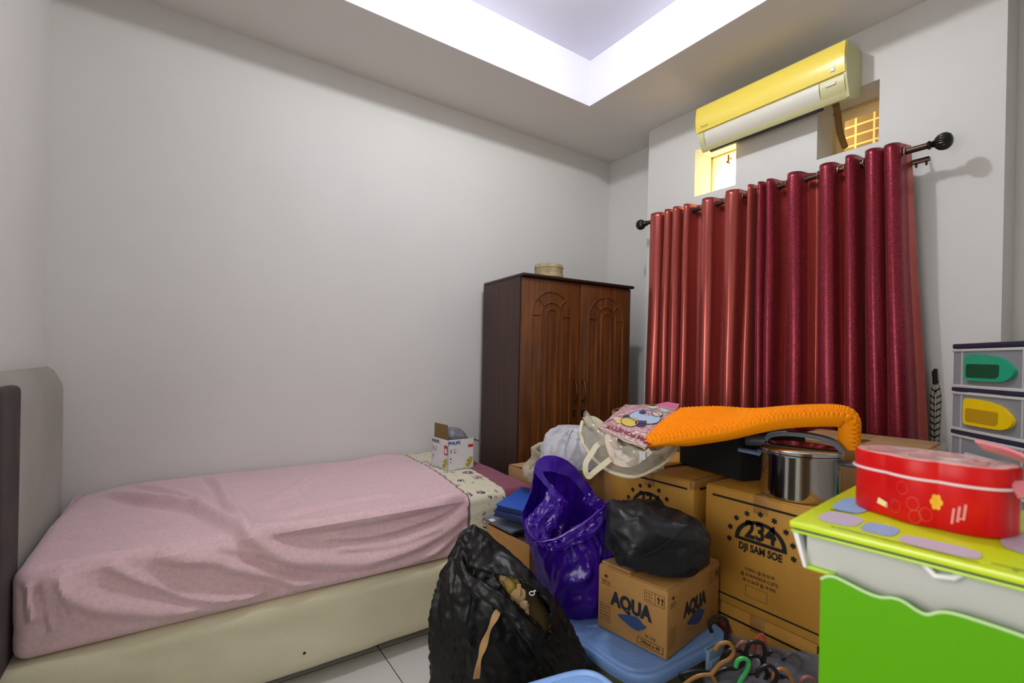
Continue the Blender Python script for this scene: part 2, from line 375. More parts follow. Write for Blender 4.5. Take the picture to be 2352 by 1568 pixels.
f.box((CX0, CY0, ZT), (CX1, CY1, ZT+.05), mi=1)
struct('ceiling', f, ['ceil', 'tray'])
M['pane'] = mat('dusty_glass', 'cbb98a', .12, thin=(.86, .3, (1, .97, .9, 1)))
M['winframe'] = mat('window_frame_paint', 'c9b07a', .5)
for i, (a, b) in enumerate(WN):
    w_ = tag(link('window_%d' % (i+1), None, None, (3.29, (a+b)/2, (WZ0+WZ1)/2)), kind='structure')
    hw, hh = (b-a)/2, (WZ1-WZ0)/2
    MB().box((-.003, -hw, -hh), (.003, hw, hh)).build('pane', 'pane', w_)
    g = MB(); t_ = .010
    g.box((-.012, -hw, -hh), (.012, -hw+t_, hh)); g.box((-.012, hw-t_, -hh), (.012, hw, hh)); g.box((-.012, -hw, -hh), (.012, hw, -hh+t_)); g.box((-.012, -hw, hh-t_), (.012, hw, hh))
    g.build('window_frame', 'winframe', w_)
def brickwall():
    m = mat('outside_brick', '8a6a3a', .9); nt, b = nodes(m); N = nt.nodes.new; L = nt.links.new
    tc = N('ShaderNodeTexCoord'); sx = N('ShaderNodeSeparateXYZ'); cb = N('ShaderNodeCombineXYZ'); br = N('ShaderNodeTexBrick')
    L(tc.outputs['Object'], sx.inputs[0]); L(sx.outputs[1], cb.inputs[0]); L(sx.outputs[2], cb.inputs[1]); L(cb.outputs[0], br.inputs[0])
    br.offset = 0; br.inputs['Scale'].default_value = 1; br.inputs['Brick Width'].default_value = .105; br.inputs['Row Height'].default_value = .066; br.inputs['Mortar Size'].default_value = .006
    br.inputs['Color1'].default_value = srgb('6f5a3a'); br.inputs['Color2'].default_value = srgb('624e33'); br.inputs['Mortar'].default_value = srgb('c8b080')
    L(br.outputs[0], b.inputs['Base Color']); return m
M['outbrick'] = brickwall()
struct('wall_outside', MB().box((3.72, .3, 2.0), (3.8, 1.9, 3.9)).box((3.72, 1.9, 2.0), (3.8, 4.6, 3.9), mi=1), ['outbrick', mat('outside_render', 'f7f0dd', .9)])

# ------------------------------------------------------------------ air conditioner, pipe
Y0, Y1 = 1.105, 2.0
ac = thing('air_conditioner', 'long wall air conditioner with yellowed front over the two small windows', 'air conditioner', (XP, (Y0+Y1)/2, 2.78))
H = (Y1-Y0)/2
def strip(prof, y0, y1, mi=0, mb=None):      # closed (x, z) profile extruded along y
    mb = mb or MB(); fr = Matrix(((1, 0, 0), (0, 0, 1), (0, 1, 0))).to_4x4()
    return mb.prism(prof, y0, y1, Matrix(((1, 0, 0, 0), (0, 0, 1, 0), (0, 1, 0, 0), (0, 0, 0, 1))), mi)
strip([(-.004, .30), (-.185, .296), (-.19, .14), (-.185, .12), (-.16, .03), (-.14, .012), (-.004, .06)], -H+.012, H-.012).build('housing', 'accream', ac)
pr = [(-.188, .298)] + [(-.2-.012*sin(pi*i/8), .296-.165*i/8) for i in range(9)] + [(-.188, .131)]
pn = strip(pr, -H+.004, H).build('front_panel', 'acyellow', ac)
g = MB(); fr = frame((-.2125, H-.07, .155), (0, -1, 0), (0, 0, 1)); text(g, 'Panasonic', .013, fr, bold=.0002, th=.002); g.build('lettering', mat('ac_grey_ink', '5a5540', .5), pn)
MB().box((-.211, -H+.05, .152), (-.203, -H+.072, .176), .002).build('sticker', 'white', pn)
def flap(y0, y1, name, mt, dx=0):
    pr = [(-.19-.006*sin(pi*i/6)+.055*(i/6)**2+dx, .124-.112*i/6) for i in range(7)]
    strip(pr+[(x+.012, z+.004) for x, z in pr[::-1]], y0, y1).build(name, mt, ac)
flap(-H+.135, H-.055, 'air_flap', 'acwhite'); flap(-H+.012, -H+.13, 'receiver_panel', 'accream', -.001); flap(H-.05, H-.012, 'flap_cap', 'accream')
MB().box((-.197, -H+.05, .085), (-.185, -H+.1, .1), .002).build('badge', 'acwhite', ac)
strip([(-.004, .302), (-.19, .298), (-.2, .16), (-.186, .1), (-.15, .012), (-.13, .004), (-.004, .06)], -H, -H+.014).build('side_cover', 'accream', ac)
MB().box((-.13, -H+.14, .006), (-.11, H-.06, .014)).build('outlet_slot', 'dark', ac)
g = MB(); g.tube(spline([(3.0, 1.2, 2.81), (3.08, 1.22, 2.78), (3.16, 1.24, 2.72), (3.26, 1.25, 2.66)], 6), .017, 12)
tag(g.build('refrigerant_pipe', 'pipe'), 'brown wrapped pipe leaving the air conditioner through the right small window', 'pipe')
vv = MB().tube([(3.24, 1.985, 2.80), (3.24, 1.985, 2.855)], .006).tube([(3.225, 1.985, 2.80), (3.255, 1.985, 2.80)], .008).tube([(3.24, 1.985, 2.835), (3.279, 1.985, 2.835)], .006)
tag(vv.build('window_latch', 'brass'), 'small brass latch on the bright left small window', 'latch')

# ------------------------------------------------------------------ curtain rod and curtains
ROD = V((2.912, 0, 2.405))
rod = thing('curtain_rod', 'dark bronze curtain rod with ribbed ball finials above the red curtains', 'curtain rod', (ROD.x, 1.6, ROD.z))
YA, YZ = .757, 2.45
MB().tube([(0, YA-1.6, 0), (0, YZ-1.6, 0)], .0145, 16).build('pole', 'bronze', rod)
for s, y in ((-1, YA), (1, YZ)):
    mt = Matrix.Translation((0, y-1.6, 0)) @ Matrix.Rotation(-s*pi/2, 4, 'X')
    g = MB(); g.lathe([(.0175, -.012), (.021, -.006), (.0175, 0), (.013, .004), (.017, .009), (.013, .014)], 24, M4=mt)
    g.lathe([(.012, .012), (.022, .016), (.033, .028), (.038, .045), (.036, .060), (.027, .073), (.012, .080), (0, .081)], 72, M4=mt, lobes=lambda q: 1+.09*abs(sin(9*q))-.05)
    g.build('finial', 'bronze_knob', rod)
for y in (.98, 2.3):
    g = MB(); g.tube([(0, y-1.6, -.012), (.05, y-1.6, -.03), (XP-ROD.x, y-1.6, -.03)], .009, 10); g.box((XP-ROD.x-.006, y-1.62, -.075), (XP-ROD.x, y-1.58, .015), .002); g.build('bracket', 'bronze', rod)
trk = MB().box((.055, YA-1.6+.02, -.05), (.083, YZ-1.6-.03, -.03), .003).build('track', 'bronze', rod)
for y in (.79, .83, .87): MB().tube([(.069, y-1.6, -.05), (.069, y-1.6, -.068)], .005, 8).build('track_runner', 'bronze', trk)
def satin(name, a, b, pat):
    m = mat(name, a, (.22 if not pat else .31), (.72 if not pat else .6), spec=.6); nt, bs = nodes(m); N = nt.nodes.new; L = nt.links.new
    bs.inputs['Coat Weight'].default_value = .5 if not pat else .15; bs.inputs['Coat Roughness'].default_value = .32; bs.inputs['Sheen Weight'].default_value = .3; bs.inputs['Sheen Tint'].default_value = srgb('e08878')
    tc = N('ShaderNodeTexCoord'); mp = N('ShaderNodeMapping'); n = N('ShaderNodeTexNoise'); r = N('ShaderNodeMapRange'); x = N('ShaderNodeMix'); x.data_type = 'RGBA'
    mp.inputs['Scale'].default_value = (60, 60, 60) if pat else (30, 30, 400); n.inputs['Scale'].default_value = 1 if not pat else 2.2; n.inputs['Detail'].default_value = 3
    r.inputs[1].default_value = .42; r.inputs[2].default_value = .56; x.inputs[6].default_value = srgb(a); x.inputs[7].default_value = srgb(b)
    L(tc.outputs['Object'], mp.inputs[0]); L(mp.outputs[0], n.inputs[0]); L(n.outputs[0], r.inputs[0]); L(r.outputs[0], x.inputs[0]); L(x.outputs[2], bs.inputs['Base Color'])
    u = N('ShaderNodeBump'); u.inputs['Strength'].default_value = .5 if pat else .12; u.inputs['Distance'].default_value = .002; L(n.outputs[0], u.inputs['Height']); L(u.outputs[0], bs.inputs['Normal']); return m
M['satin'] = satin('copper_red_satin', 'b24e45', 'a6453d', False)
M['damask'] = satin('crimson_damask', '941c34', '721224', True)
LOB = [(2.384, 2.281), (2.251, 2.194), (2.177, 2.117), (2.094, 2.043), (1.955, 1.867), (1.784, 1.683), (1.627, 1.587), (1.566, 1.525), (1.515, 1.466), (1.4, 1.318), (1.233, 1.153), (1.102, 1.048), (1.015, .939), (.936, .865)]
LOBB = [(2.40, 2.29), (2.27, 2.20), (2.18, 2.12), (2.10, 2.05), (1.955, 1.86), (1.77, 1.69), (1.64, 1.585), (1.56, 1.50), (1.495, 1.435), (1.385, 1.29), (1.21, 1.12), (1.075, 1.0), (.975, .895), (.885, .80)]
def plan(lobes, amp, seed, tail):
    rnd = random.Random(seed); pts = []; k = len(lobes)
    for i, (a, b) in enumerate(lobes):
        w_ = a-b; f_ = -amp*(.85+.3*rnd.random())
        if i == 0: pts.append((.035, a+.012))
        pts += [(-.004, a+.002), (f_*.62, a-.07*w_), (f_*.95, a-.27*w_), (f_*1.05, (a+b)/2+w_*.1*(rnd.random()-.5)), (f_*.93, b+.27*w_), (f_*.6, b+.07*w_), (-.004, b-.002)]
        if i < k-1:
            c = lobes[i+1][0]; g_ = b-c; pts += [(.032, b-.12*g_), (.052, b-.36*g_), (.057, (b+c)/2), (.052, c+.36*g_), (.032, c+.12*g_)]
        else: pts += [(.03, b-.01-tail*.3), (.055, b-.012-tail)]
    return pts
def curtain(idx, name_label, two, seed, tail, group):
    top = plan([LOB[i] for i in idx], .056, seed, .004); bot = plan([LOBB[i] for i in idx], .064, seed, tail)
    Z1, Z0 = 2.447, .82; NZ = 60; cy = (top[0][1]+top[-1][1])/2
    rows = []
    for j in range(NZ+1):
        t = j/NZ; z = Z1+(Z0-Z1)*t; e_ = t**.9
        pts = [V((a[0]*(1-e_)+b[0]*e_, a[1]*(1-e_)+b[1]*e_ + .006*sin(3*t+i*.5)*t, z)) + V((.010*noise.noise(V((a[1]*9, t*1.6, seed)))*min(1, t*4), .008*noise.noise(V((a[1]*7, t*1.8, seed+5)))*min(1, t*3), 0)) for i, (a, b) in enumerate(zip(top, bot))]
        rows.append([p + V((ROD.x, -cy, -Z0)) - V((ROD.x, 0, 0)) for p in spline(pts, 5)])
    root = thing('curtain', name_label, 'curtain', (ROD.x, cy, Z0), 0, group)
    g = MB(); n = len(rows[0]); g.loft(rows, closed=False, cap=(False, False))
    if two:      # the woven face shows on the crests, the satin back in the hollows
        per = 40; fi = 0
        for i in range(NZ):
            for j in range(n-1):
                xm = rows[0][j].x
                g.m[fi] = 0 if xm > .012 else 1
                fi += 1
    cl = g.build('cloth', ['satin', 'damask'], root, fix=False)
    md = cl.modifiers.new('s', 'SOLIDIFY'); md.thickness = .003; md.offset = 0
    for i in idx:
        for y in LOB[i]:
            q = MB(); mt = Matrix.Translation((0, y-cy, ROD.z-Z0)) @ Matrix.Rotation(pi/2, 4, 'X') @ Matrix.Rotation(random.choice((-.5, .5)), 4, 'Y')
            q.tube([(.023*cos(2*pi*k/20), .023*sin(2*pi*k/20), 0) for k in range(20)], .0045, 8, closed=True, M4=mt); q.build('eyelet', 'ring', root)
    return root
curtain(range(0, 7), 'copper red satin curtain hanging on the half of the rod nearest the wardrobe', False, 3, .004, 'red curtains on the rod')
curtain(range(7, 14), 'crimson patterned curtain hanging on the half of the rod nearest the tieback cord', True, 5, .03, 'red curtains on the rod')
# tie-back cord on the wall
g = MB(); root = thing('curtain_tieback', 'twisted black and white cord hanging on the wall beside the red curtain', 'tieback cord', (XP-.012, .757, .9))
g.tube([(.012, .003, .44), (-.012, .003, .44)], .006, 10); g.tube(spline([(-.012, .003, .41), (-.014, .003, .435), (-.014, .001, .40), (-.012, 0, .37)], 5), .010, 10); g.build('hook_knot', 'rope_b', root)
for sy in (-1, 1):
    ax = lambda t: (-.004, sy*(.014*min(1, t*5)-.007*t), .39-.39*t)
    MB().tube([ax(i/40) for i in range(41)], .0072, 10).build('white_strand', 'rope_w', root)
    pts = []
    for i in range(220):
        t = i/219; q = sy*t*76; c = ax(t); pts.append((c[0]+.0062*cos(q), c[1]+.0062*sin(q), c[2]))
    MB().tube(pts, .0036, 6).build('black_strand', 'rope_b', root)

# ------------------------------------------------------------------ wardrobe and steamer basket
def woodgrain(m, sc_=(30, 30, 1.6), a='3a1d0b', b='5c3312', c='241006'):
    nt, bs = nodes(m); N = nt.nodes.new; L = nt.links.new
    tc = N('ShaderNodeTexCoord'); mp = N('ShaderNodeMapping'); n = N('ShaderNodeTexNoise'); r = N('ShaderNodeValToRGB'); mp.inputs['Scale'].default_value = sc_
    n.inputs['Scale'].default_value = 1; n.inputs['Detail'].default_value = 6; n.inputs['Roughness'].default_value = .65
    r.color_ramp.elements[0].position = .3; r.color_ramp.elements[0].color = srgb(c); r.color_ramp.elements[1].position = .72; r.color_ramp.elements[1].color = srgb(b)
    e_ = r.color_ramp.elements.new(.5); e_.color = srgb(a)
    L(tc.outputs['Object'], mp.inputs[0]); L(mp.outputs[0], n.inputs[0]); L(n.outputs[0], r.inputs[0]); L(r.outputs[0], bs.inputs['Base Color']); return m
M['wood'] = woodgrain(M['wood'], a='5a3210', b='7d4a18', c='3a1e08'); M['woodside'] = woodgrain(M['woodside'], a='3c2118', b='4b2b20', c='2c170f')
WW, WD, WH = .985, .56, 1.905
wd = thing('wardrobe', 'brown two-door wooden wardrobe with arched mouldings, in the corner', 'wardrobe', (1.868, 2.6, 0), math.radians(-4.5))
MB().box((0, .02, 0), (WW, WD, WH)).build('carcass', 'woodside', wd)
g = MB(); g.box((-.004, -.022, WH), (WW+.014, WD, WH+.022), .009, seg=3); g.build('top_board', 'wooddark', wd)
for k, x0 in enumerate((.006, WW/2+.003)):
    dw = WW/2-.009
    d = thing('door', None, None); d.parent = wd
    g = MB(); g.box((x0, 0, .06), (x0+dw, .02, WH-.006), .004); cx_ = x0+dw/2; zs = 1.655
    def mould(pts, r=.0075): g.tube([(x, .001, z) for x, z in pts], r, 8)
    for R_ in (.165, .09, .045):
        mould([(cx_-R_, .12)] + [(cx_-R_*cos(pi*i/24), zs+R_*sin(pi*i/24)) for i in range(25)] + [(cx_+R_, .12)])
    for q in (0, pi/4, pi/2, 3*pi/4, pi): mould([(cx_+.09*cos(q), zs+.09*sin(q)), (cx_+.165*cos(q), zs+.165*sin(q))])
    bpy.data.objects.remove(d)
    d = g.build('door', 'wood', wd)
    hx = x0+dw-.035 if k == 0 else x0+.035
    h = MB(); h.tube(spline([(hx, -.001, 1.20), (hx, -.02, 1.19), (hx, -.034, 1.13), (hx, -.02, 1.07), (hx, -.001, 1.06)], 6), .006, 10)
    h.tube([(hx, 0, 1.2), (hx, -.006, 1.2)], .011, 12); h.tube([(hx, 0, 1.06), (hx, -.006, 1.06)], .011, 12); h.build('handle', 'brass', d)
    h = MB(); h.tube([(hx, 0, .99), (hx, -.012, .99)], .009, 12); h.tube([(hx, -.01, .985), (hx, -.013, .95)], .004, 8); h.box((hx-.008, -.004, .95), (hx+.008, .001, 1.0), .002); h.build('lock_key', 'bronze', d)
st = thing('steamer_basket', 'round pale bamboo steamer basket on top of the brown wardrobe', 'basket', (2.16, 2.68, WH+.022))
MB().lathe([(.0, .0), (.098, 0), (.1, .004), (.1, .075), (.092, .076), (.09, .012), (0, .012)], 48).build('bowl', 'bamboo', st)
MB().lathe([(0, .098), (.09, .098), (.101, .092), (.103, .07), (.1005, .07), (.1005, .077), (0, .08)], 48).build('lid', 'bamboo', st)
MB().lathe([(.1005, .006), (.103, .006), (.103, .03), (.1005, .03)], 48).build('band', 'bamboo', st)
# ------------------------------------------------------------------ bed
import numpy as np
def rbox(a, b, r, step):
    """rounded box as a fine grid: returns vertices, faces"""
    a, b = np.array(a, float), np.array(b, float); idx = {}; vs = []; fs = []
    n = [max(2, int(round((b[i]-a[i])/step))) for i in range(3)]
    def vid(p):
        k = tuple(np.round(p, 6))
        if k not in idx: idx[k] = len(vs); vs.append(p)
        return idx[k]
    for ax in range(3):
        u, v = [i for i in range(3) if i != ax]
        for side in (0, 1):
            for i in range(n[u]):
                for j in range(n[v]):
                    q = []
                    for di, dj in ((0, 0), (1, 0), (1, 1), (0, 1)):
                        p = np.zeros(3); p[ax] = (a, b)[side][ax]; p[u] = a[u]+(b[u]-a[u])*(i+di)/n[u]; p[v] = a[v]+(b[v]-a[v])*(j+dj)/n[v]; q.append(vid(p))
                    fs.append(q)
    vs = np.array(vs); c = np.clip(vs, a+r, b-r); d = vs-c; L = np.linalg.norm(d, axis=1, keepdims=True); L[L == 0] = 1
    return c+d/L*r, fs, d/L
bed = thing('bed', 'single bed with cream fabric base and taupe padded headboard, under the pink sheet', 'bed', (0, 0, 0))
vs, fs, nr = rbox((-.46, 2.05, .075), (1.62, 3.2, .378), .03, .025)
h = np.array([.006*noise.noise(V((p[0]*2.2+p[2]*5, p[1]*2, p[2]*9))) + .003*noise.noise(V((p[0]*6, p[1]*6, p[2]*22+p[0]*6))) for p in vs])
g = MB(); g.add(vs+nr*h[:, None]*1.1, fs, 0, True); g.build('base', 'cream_fabric', bed)
MB().tube([(.435, 2.046, .155), (.435, 2.0495, .155)], .006, 12).build('fabric_hole', 'dark', bed)
for x, y in ((-.38, 2.14), (1.52, 2.14), (-.38, 3.1), (1.52, 3.1)): MB().box((x-.03, y-.03, 0), (x+.03, y+.03, .085), .004).build('leg', 'dark', bed)
# headboard: padded slab with a pinched top edge
vs, fs, nr = rbox((-.532, 2.0, .3), (-.43, 3.02, 1.275), .045, .025)
for p in vs:
    tz = (1.275-p[2])/.16; k = max(0, 1-abs(tz-.05)*.9) if tz < 1.15 else 0
    ed = max(0, (p[1]-2.9)/.12); p[1] += .035*min(1, ed)*math.sin(min(1, max(0, (1.22-p[2])/.9))*pi)**.5 if p[2] < 1.22 else 0
    p[0] -= .022*min(1, max(0, (p[2]-1.19)/.05)) if p[0] > -.48 else 0
hb = MB().add(vs, fs, 0, True).build('headboard', 'headboard', bed)
vs, fs, nr = rbox((-.46, 1.97, .36), (-.415, 2.2, 1.235), .021, .012)
MB().add(vs, fs, 0, True).build('brown_slab', 'headdark', hb)['label'] = 'dark brown slab on the headboard'  # darker brown slab at the near end of the headboard
# mattress under its sheet
CR = [([(-.27, .97), (-.19, .78), (-.1, .6), (.01, .46), (.09, .33), (.19, .09), (.23, 0), (.29, -.06), (.37, -.12), (.48, -.16), (.67, -.2), (.86, -.19), (1.01, -.16), (1.2, -.08)], .030, .022),
 ([(.15, .97), (.18, .67), (.19, .4), (.21, .24), (.24, .02)], .022, .013), ([(-.17, 1.03), (-.05, .8), (.05, .55), (.1, .32)], .025, .009),
 ([(.26, .01), (.41, -.012), (.58, -.02), (.76, -.022), (1.01, -.012), (1.18, .01)], .024, .018),
 ([(-.06, -.02), (.02, -.05), (.12, -.08), (.21, -.13), (.32, -.18), (.45, -.25), (.67, -.27), (.87, -.262), (1.01, -.23), (1.15, -.15)], .026, .02),
 ([(-.33, -.02), (-.27, -.1), (-.22, -.15), (-.13, -.19), (-.01, -.23), (.12, -.25), (.3, -.27)], .030, .018),
 ([(-.19, -.02), (-.12, -.08), (-.03, -.14), (.05, -.19), (.19, -.23), (.34, -.24)], .016, .011), ([(-.34, -.04), (-.32, -.15), (-.31, -.21)], .012, .009), ([(-.37, -.04), (-.36, -.17)], .012, .009), ([(-.30, -.03), (-.27, -.16), (-.25, -.22)], .011, .006),
 ([(.47, .41), (.57, .62), (.74, .79), (.98, .99), (1.36, 1.13)], .022, .011), ([(.3, .25), (.42, .4), (.47, .41)], .02, .006), ([(.35, .12), (.6, .16), (.9, .17)], .025, .006),
 ([(.5, -.07), (.7, -.1), (.95, -.08), (1.15, -.03)], .014, .006), ([(.12, -.03), (.3, -.1), (.5, -.2), (.75, -.235)], .013, .006), ([(-.35, .3), (-.2, .2), (-.02, .12)], .03, .004), ([(.55, -.13), (.8, -.155), (1.05, -.12)], .012, .005)]
MT = (1.62, 3.2); TOPZ = .668
vs, fs, nr = rbox((-.41, 2.072, .375), (1.62, 3.195, TOPZ), .042, .0082)
h = np.zeros(len(vs)); S = np.where(vs[:, 2] > TOPZ-.03, np.maximum(vs[:, 1]-2.09, vs[:, 2]-TOPZ), vs[:, 2]-TOPZ)
for pl, w_, am in CR:
    sp = np.array([(p.x, p.y) for p in spline([V((x, y, 0)) for x, y in pl], 8)]); best = np.full(len(vs), 9.); sg = np.zeros(len(vs)); T = np.zeros(len(vs))
    for i in range(len(sp)-1):
        a, b = sp[i], sp[i+1]; ab = b-a; L2 = ab@ab+1e-12
        t = np.clip(((vs[:, 0]-a[0])*ab[0]+(S-a[1])*ab[1])/L2, 0, 1); dx = vs[:, 0]-(a[0]+t*ab[0]); dy = S-(a[1]+t*ab[1]); d = np.hypot(dx, dy)
        k = d < best; best[k] = d[k]; sg[k] = (dy+.15*dx)[k]; T[k] = (i+t[k])/(len(sp)-1)
    u = best/(w_*.85); us = sg/(w_*.85); k_s = 1/(1+np.exp(np.clip(-us*9, -40, 40))); f = k_s*np.exp(-(u/1.6)**2) + (1-k_s)*(np.exp(-(u*1.05)**2) - .3*np.exp(-((u-1.9)/.8)**2))
    h += 1.8*am*f*np.clip(np.minimum(T, 1-T)*7, 0, 1)**.7
nz = np.array([noise.noise(V((p[0]*2.5, p[1]*2.5, p[2]*5)))*.006 + noise.noise(V((p[0]*5+p[2]*6, p[1]*9, p[2]*26-p[0]*5)))*.003 for p in vs])
front = ((nr[:, 1] < .3) | (nr[:, 2] > .3))*np.clip((vs[:, 2]-.385)/.05, 0, 1)
crown = .02*np.clip(np.sin(np.clip((vs[:, 1]-2.1)/1.1, 0, 1)*pi), 0, 1)*np.clip(nr[:, 2], 0, 1)*np.clip((vs[:, 0]+.41)/.5, 0, 1)
vs = vs+nr*((h+nz)*front)[:, None]; vs[:, 2] += crown
vs[:, 2] -= .05*np.clip((-.05-vs[:, 0])/.36, 0, 1)**2*np.clip((vs[:, 1]-2.6)/.6, 0, 1)*(nr[:, 2] > .2)
def floral():
    m = mat('floral_cotton', 'd6cfb6', .9, bump=(260, .15, 4, .004)); nt, b = nodes(m); N = nt.nodes.new; L = nt.links.new; tc = N('ShaderNodeTexCoord'); prev = srgb('d6cfb6')
    for sc_, th, cl, rnd in ((11, .3, '6a4a50', .4), (24, .26, '4c3a3c', .28), (8, .16, '3a2432', .5), (40, .3, '9a6a68', .2)):
        nn = N('ShaderNodeTexNoise'); nn.inputs['Scale'].default_value = sc_*4; mx = N('ShaderNodeMix'); mx.data_type = 'VECTOR'; mx.inputs[0].default_value = .03
        v = N('ShaderNodeTexVoronoi'); v.inputs['Scale'].default_value = sc_; c = N('ShaderNodeMath'); c.operation = 'LESS_THAN'; c.inputs[1].default_value = th*1.15
        L(tc.outputs['Object'], mx.inputs[4]); L(tc.outputs['Object'], nn.inputs[0]); L(nn.outputs[1], mx.inputs[5]); L(mx.outputs[1], v.inputs[0]); L(v.outputs[0], c.inputs[0])
        s = N('ShaderNodeSeparateColor'); L(v.outputs[1], s.inputs[0]); c2 = N('ShaderNodeMath'); c2.operation = 'LESS_THAN'; c2.inputs[1].default_value = rnd; L(s.outputs[0], c2.inputs[0])
        n2 = N('ShaderNodeTexNoise'); n2.inputs['Scale'].default_value = sc_*9; c3 = N('ShaderNodeMath'); c3.operation = 'GREATER_THAN'; c3.inputs[1].default_value = .47; L(tc.outputs['Object'], n2.inputs[0]); L(n2.outputs[0], c3.inputs[0])
        a = N('ShaderNodeMath'); a.operation = 'MULTIPLY'; L(c.outputs[0], a.inputs[0]); L(c2.outputs[0], a.inputs[1]); a2 = N('ShaderNodeMath'); a2.operation = 'MULTIPLY'; L(a.outputs[0], a2.inputs[0]); L(c3.outputs[0], a2.inputs[1])
        x = N('ShaderNodeMix'); x.data_type = 'RGBA'; x.inputs[7].default_value = srgb(cl); L(a2.outputs[0], x.inputs[0])
        if isinstance(prev, tuple): x.inputs[6].default_value = prev
        else: L(prev, x.inputs[6])
        prev = x.outputs[2]
    L(prev, b.inputs['Base Color']); return m
M['floral'] = floral()
def pinkcrackle():
    m = M['sheet']; nt, b = nodes(m); N = nt.nodes.new; L = nt.links.new; src = b.inputs['Base Color'].links[0].from_socket
    tc = N('ShaderNodeTexCoord'); nn = N('ShaderNodeTexNoise'); nn.inputs['Scale'].default_value = 40; mx = N('ShaderNodeMix'); mx.data_type = 'VECTOR'; mx.inputs[0].default_value = .02
    v = N('ShaderNodeTexVoronoi'); v.feature = 'DISTANCE_TO_EDGE'; v.inputs['Scale'].default_value = 55; c = N('ShaderNodeMapRange'); c.inputs[1].default_value = .03; c.inputs[2].default_value = .09; c.inputs[3].default_value = .35; c.inputs[4].default_value = 0
    L(tc.outputs['Object'], mx.inputs[4]); L(tc.outputs['Object'], nn.inputs[0]); L(nn.outputs[1], mx.inputs[5]); L(mx.outputs[1], v.inputs[0]); L(v.outputs[0], c.inputs[0])
    x = N('ShaderNodeMix'); x.data_type = 'RGBA'; x.inputs[7].default_value = srgb('e2cbd0'); L(src, x.inputs[6]); L(c.outputs[0], x.inputs[0]); L(x.outputs[2], b.inputs['Base Color'])
pinkcrackle()
mt = thing('mattress', 'thick mattress in a pink fitted sheet with a floral band, on the cream bed base', 'mattress', (0, 0, 0))
grp = {0: MB(), 1: MB(), 2: MB()}; cen = vs[np.array(fs)].mean(axis=1); xl = cen[:, 0]-.1*np.clip(cen[:, 1]-2.07, 0, 2)
maps = {0: {}, 1: {}, 2: {}}
for fi, q in enumerate(fs):
    x = xl[fi]; k = 0 if x < 1.19 else 1 if x < 1.425 else 2
    mpd = maps[k]; g = grp[k]; loc = []
    for i in q:
        if i not in mpd: mpd[i] = len(g.v); g.v.append(tuple(vs[i]))
        loc.append(mpd[i])
    g.f.append(tuple(loc)); g.sm.append(True); g.m.append(1 if k == 1 and (x < 1.199 or x > 1.415) else 0)
M['piping'] = mat('mauve_piping', '7c5a63', .8)
for k, n_, mm in ((0, 'fitted_sheet', 'sheet'), (1, 'floral_band', ['floral', 'piping']), (2, 'wine_panel', 'wine')): grp[k].build(n_, mm, mt, fix=True)

# ------------------------------------------------------------------ white appliance box on the bed
pb = thing('appliance_box', 'open white PHILIPS appliance box standing on the floral band of the bed', 'box', (1.30, 2.51, TOPZ+.021), math.radians(5))
bx0, by0, bh = .182, .185, .180
th = .003
fr_front = frame((0, -.0008, 0), (1, 0, 0), (0, 0, 1)); fr_left = frame((-.0008, by0, 0), (0, -1, 0), (0, 0, 1))
g = MB(); g.box((0, 0, 0), (bx0, th, bh)); g.box((0, by0-th, 0), (bx0, by0, bh)); g.box((0, 0, 0), (th, by0, bh)); g.box((bx0-th, 0, 0), (bx0, by0, bh)); g.box((0, 0, 0), (bx0, by0, th))
body = g.build('box_body', 'boxwhite', pb)
g = MB()
text(g, 'PHILIPS', .026, fr_front, u=.042, v=bh-.02, mi=0, bold=.0008); text(g, 'PHILIPS', .026, fr_left, u=.045, v=bh-.022, mi=4, bold=.0008)
for fr, W in ((fr_front, bx0), (fr_left, by0)):
    if fr is fr_front: rect(g, fr, W-.042, bh-.052, W-.006, bh-.036, 1); ox = W-.052
    else: rect(g, fr, W-.042, bh-.09, W-.004, bh-.035, 1); disc(g, fr, W-.023, bh-.066, .013, .017, 2, .0012); stroke(g, fr, [(W-.023, bh-.075), (W-.023, bh-.058)], .0015, 3, .0016); ox = W-.05
    for i in range(16):
        q = i*2.4; r_ = .004+.0035*(i % 5); disc(g, fr, ox+.02+r_*1.1*cos(q), .038+.022*sin(q*1.7)*.9, .008, .007, 5+(i % 2), .0006+.00003*i, 10)
    disc(g, fr, ox+.03, .062, .014, .009, 6, .0013, 16); text(g, 'together, real slow', .011, fr, u=W/2, v=.008, mi=7)
    for k in range(3): stroke(g, fr, [(.008+.026*k, bh-.05), (.008+.026*k, bh-.085)], .001, 7)
    disc(g, fr, .02, bh-.066, .003, .013, 4, n=10); disc(g, fr, .046, bh-.06, .003, .006, 4, n=8); disc(g, fr, .046, bh-.075, .006, .004, 4, n=10); disc(g, fr, .018, .07, .005, .006, 4, n=10); disc(g, fr, .018, .05, .005, .003, 4, n=10)
g.build('lettering', [mat('philips_blue', '1b3f9a', .4), mat('print_red', 'b02a22', .4), 'white', 'red_ink', mat('print_grey', '4e4a4c', .5), 'food', mat('food_lime', 'b9b22a', .5), mat('print_pale', '9a8f94', .5)], body, fix=False)
g = MB(); fr = frame((0, by0-.002, bh), (1, 0, 0), (-.0, .42, 1)); g.prism([(.0, 0), (bx0-.03, 0), (bx0-.002, .085), (.035, .085)][:4], 0, .0025, frame((0, .004, bh), (0, 1, 0), (.22, .0, 1)) @ Matrix.Diagonal((by0/bx0, 1, 1, 1)))
g.build('raised_flap', 'kraft', body)
g = MB(); g.prism([(0, 0), (by0, 0), (by0-.02, .085), (.02, .085)], 0, .0025, frame((bx0, 0, bh-.002), (0, 1, 0), (1, .0, -.42))); g.build('side_flap', 'carton', body)
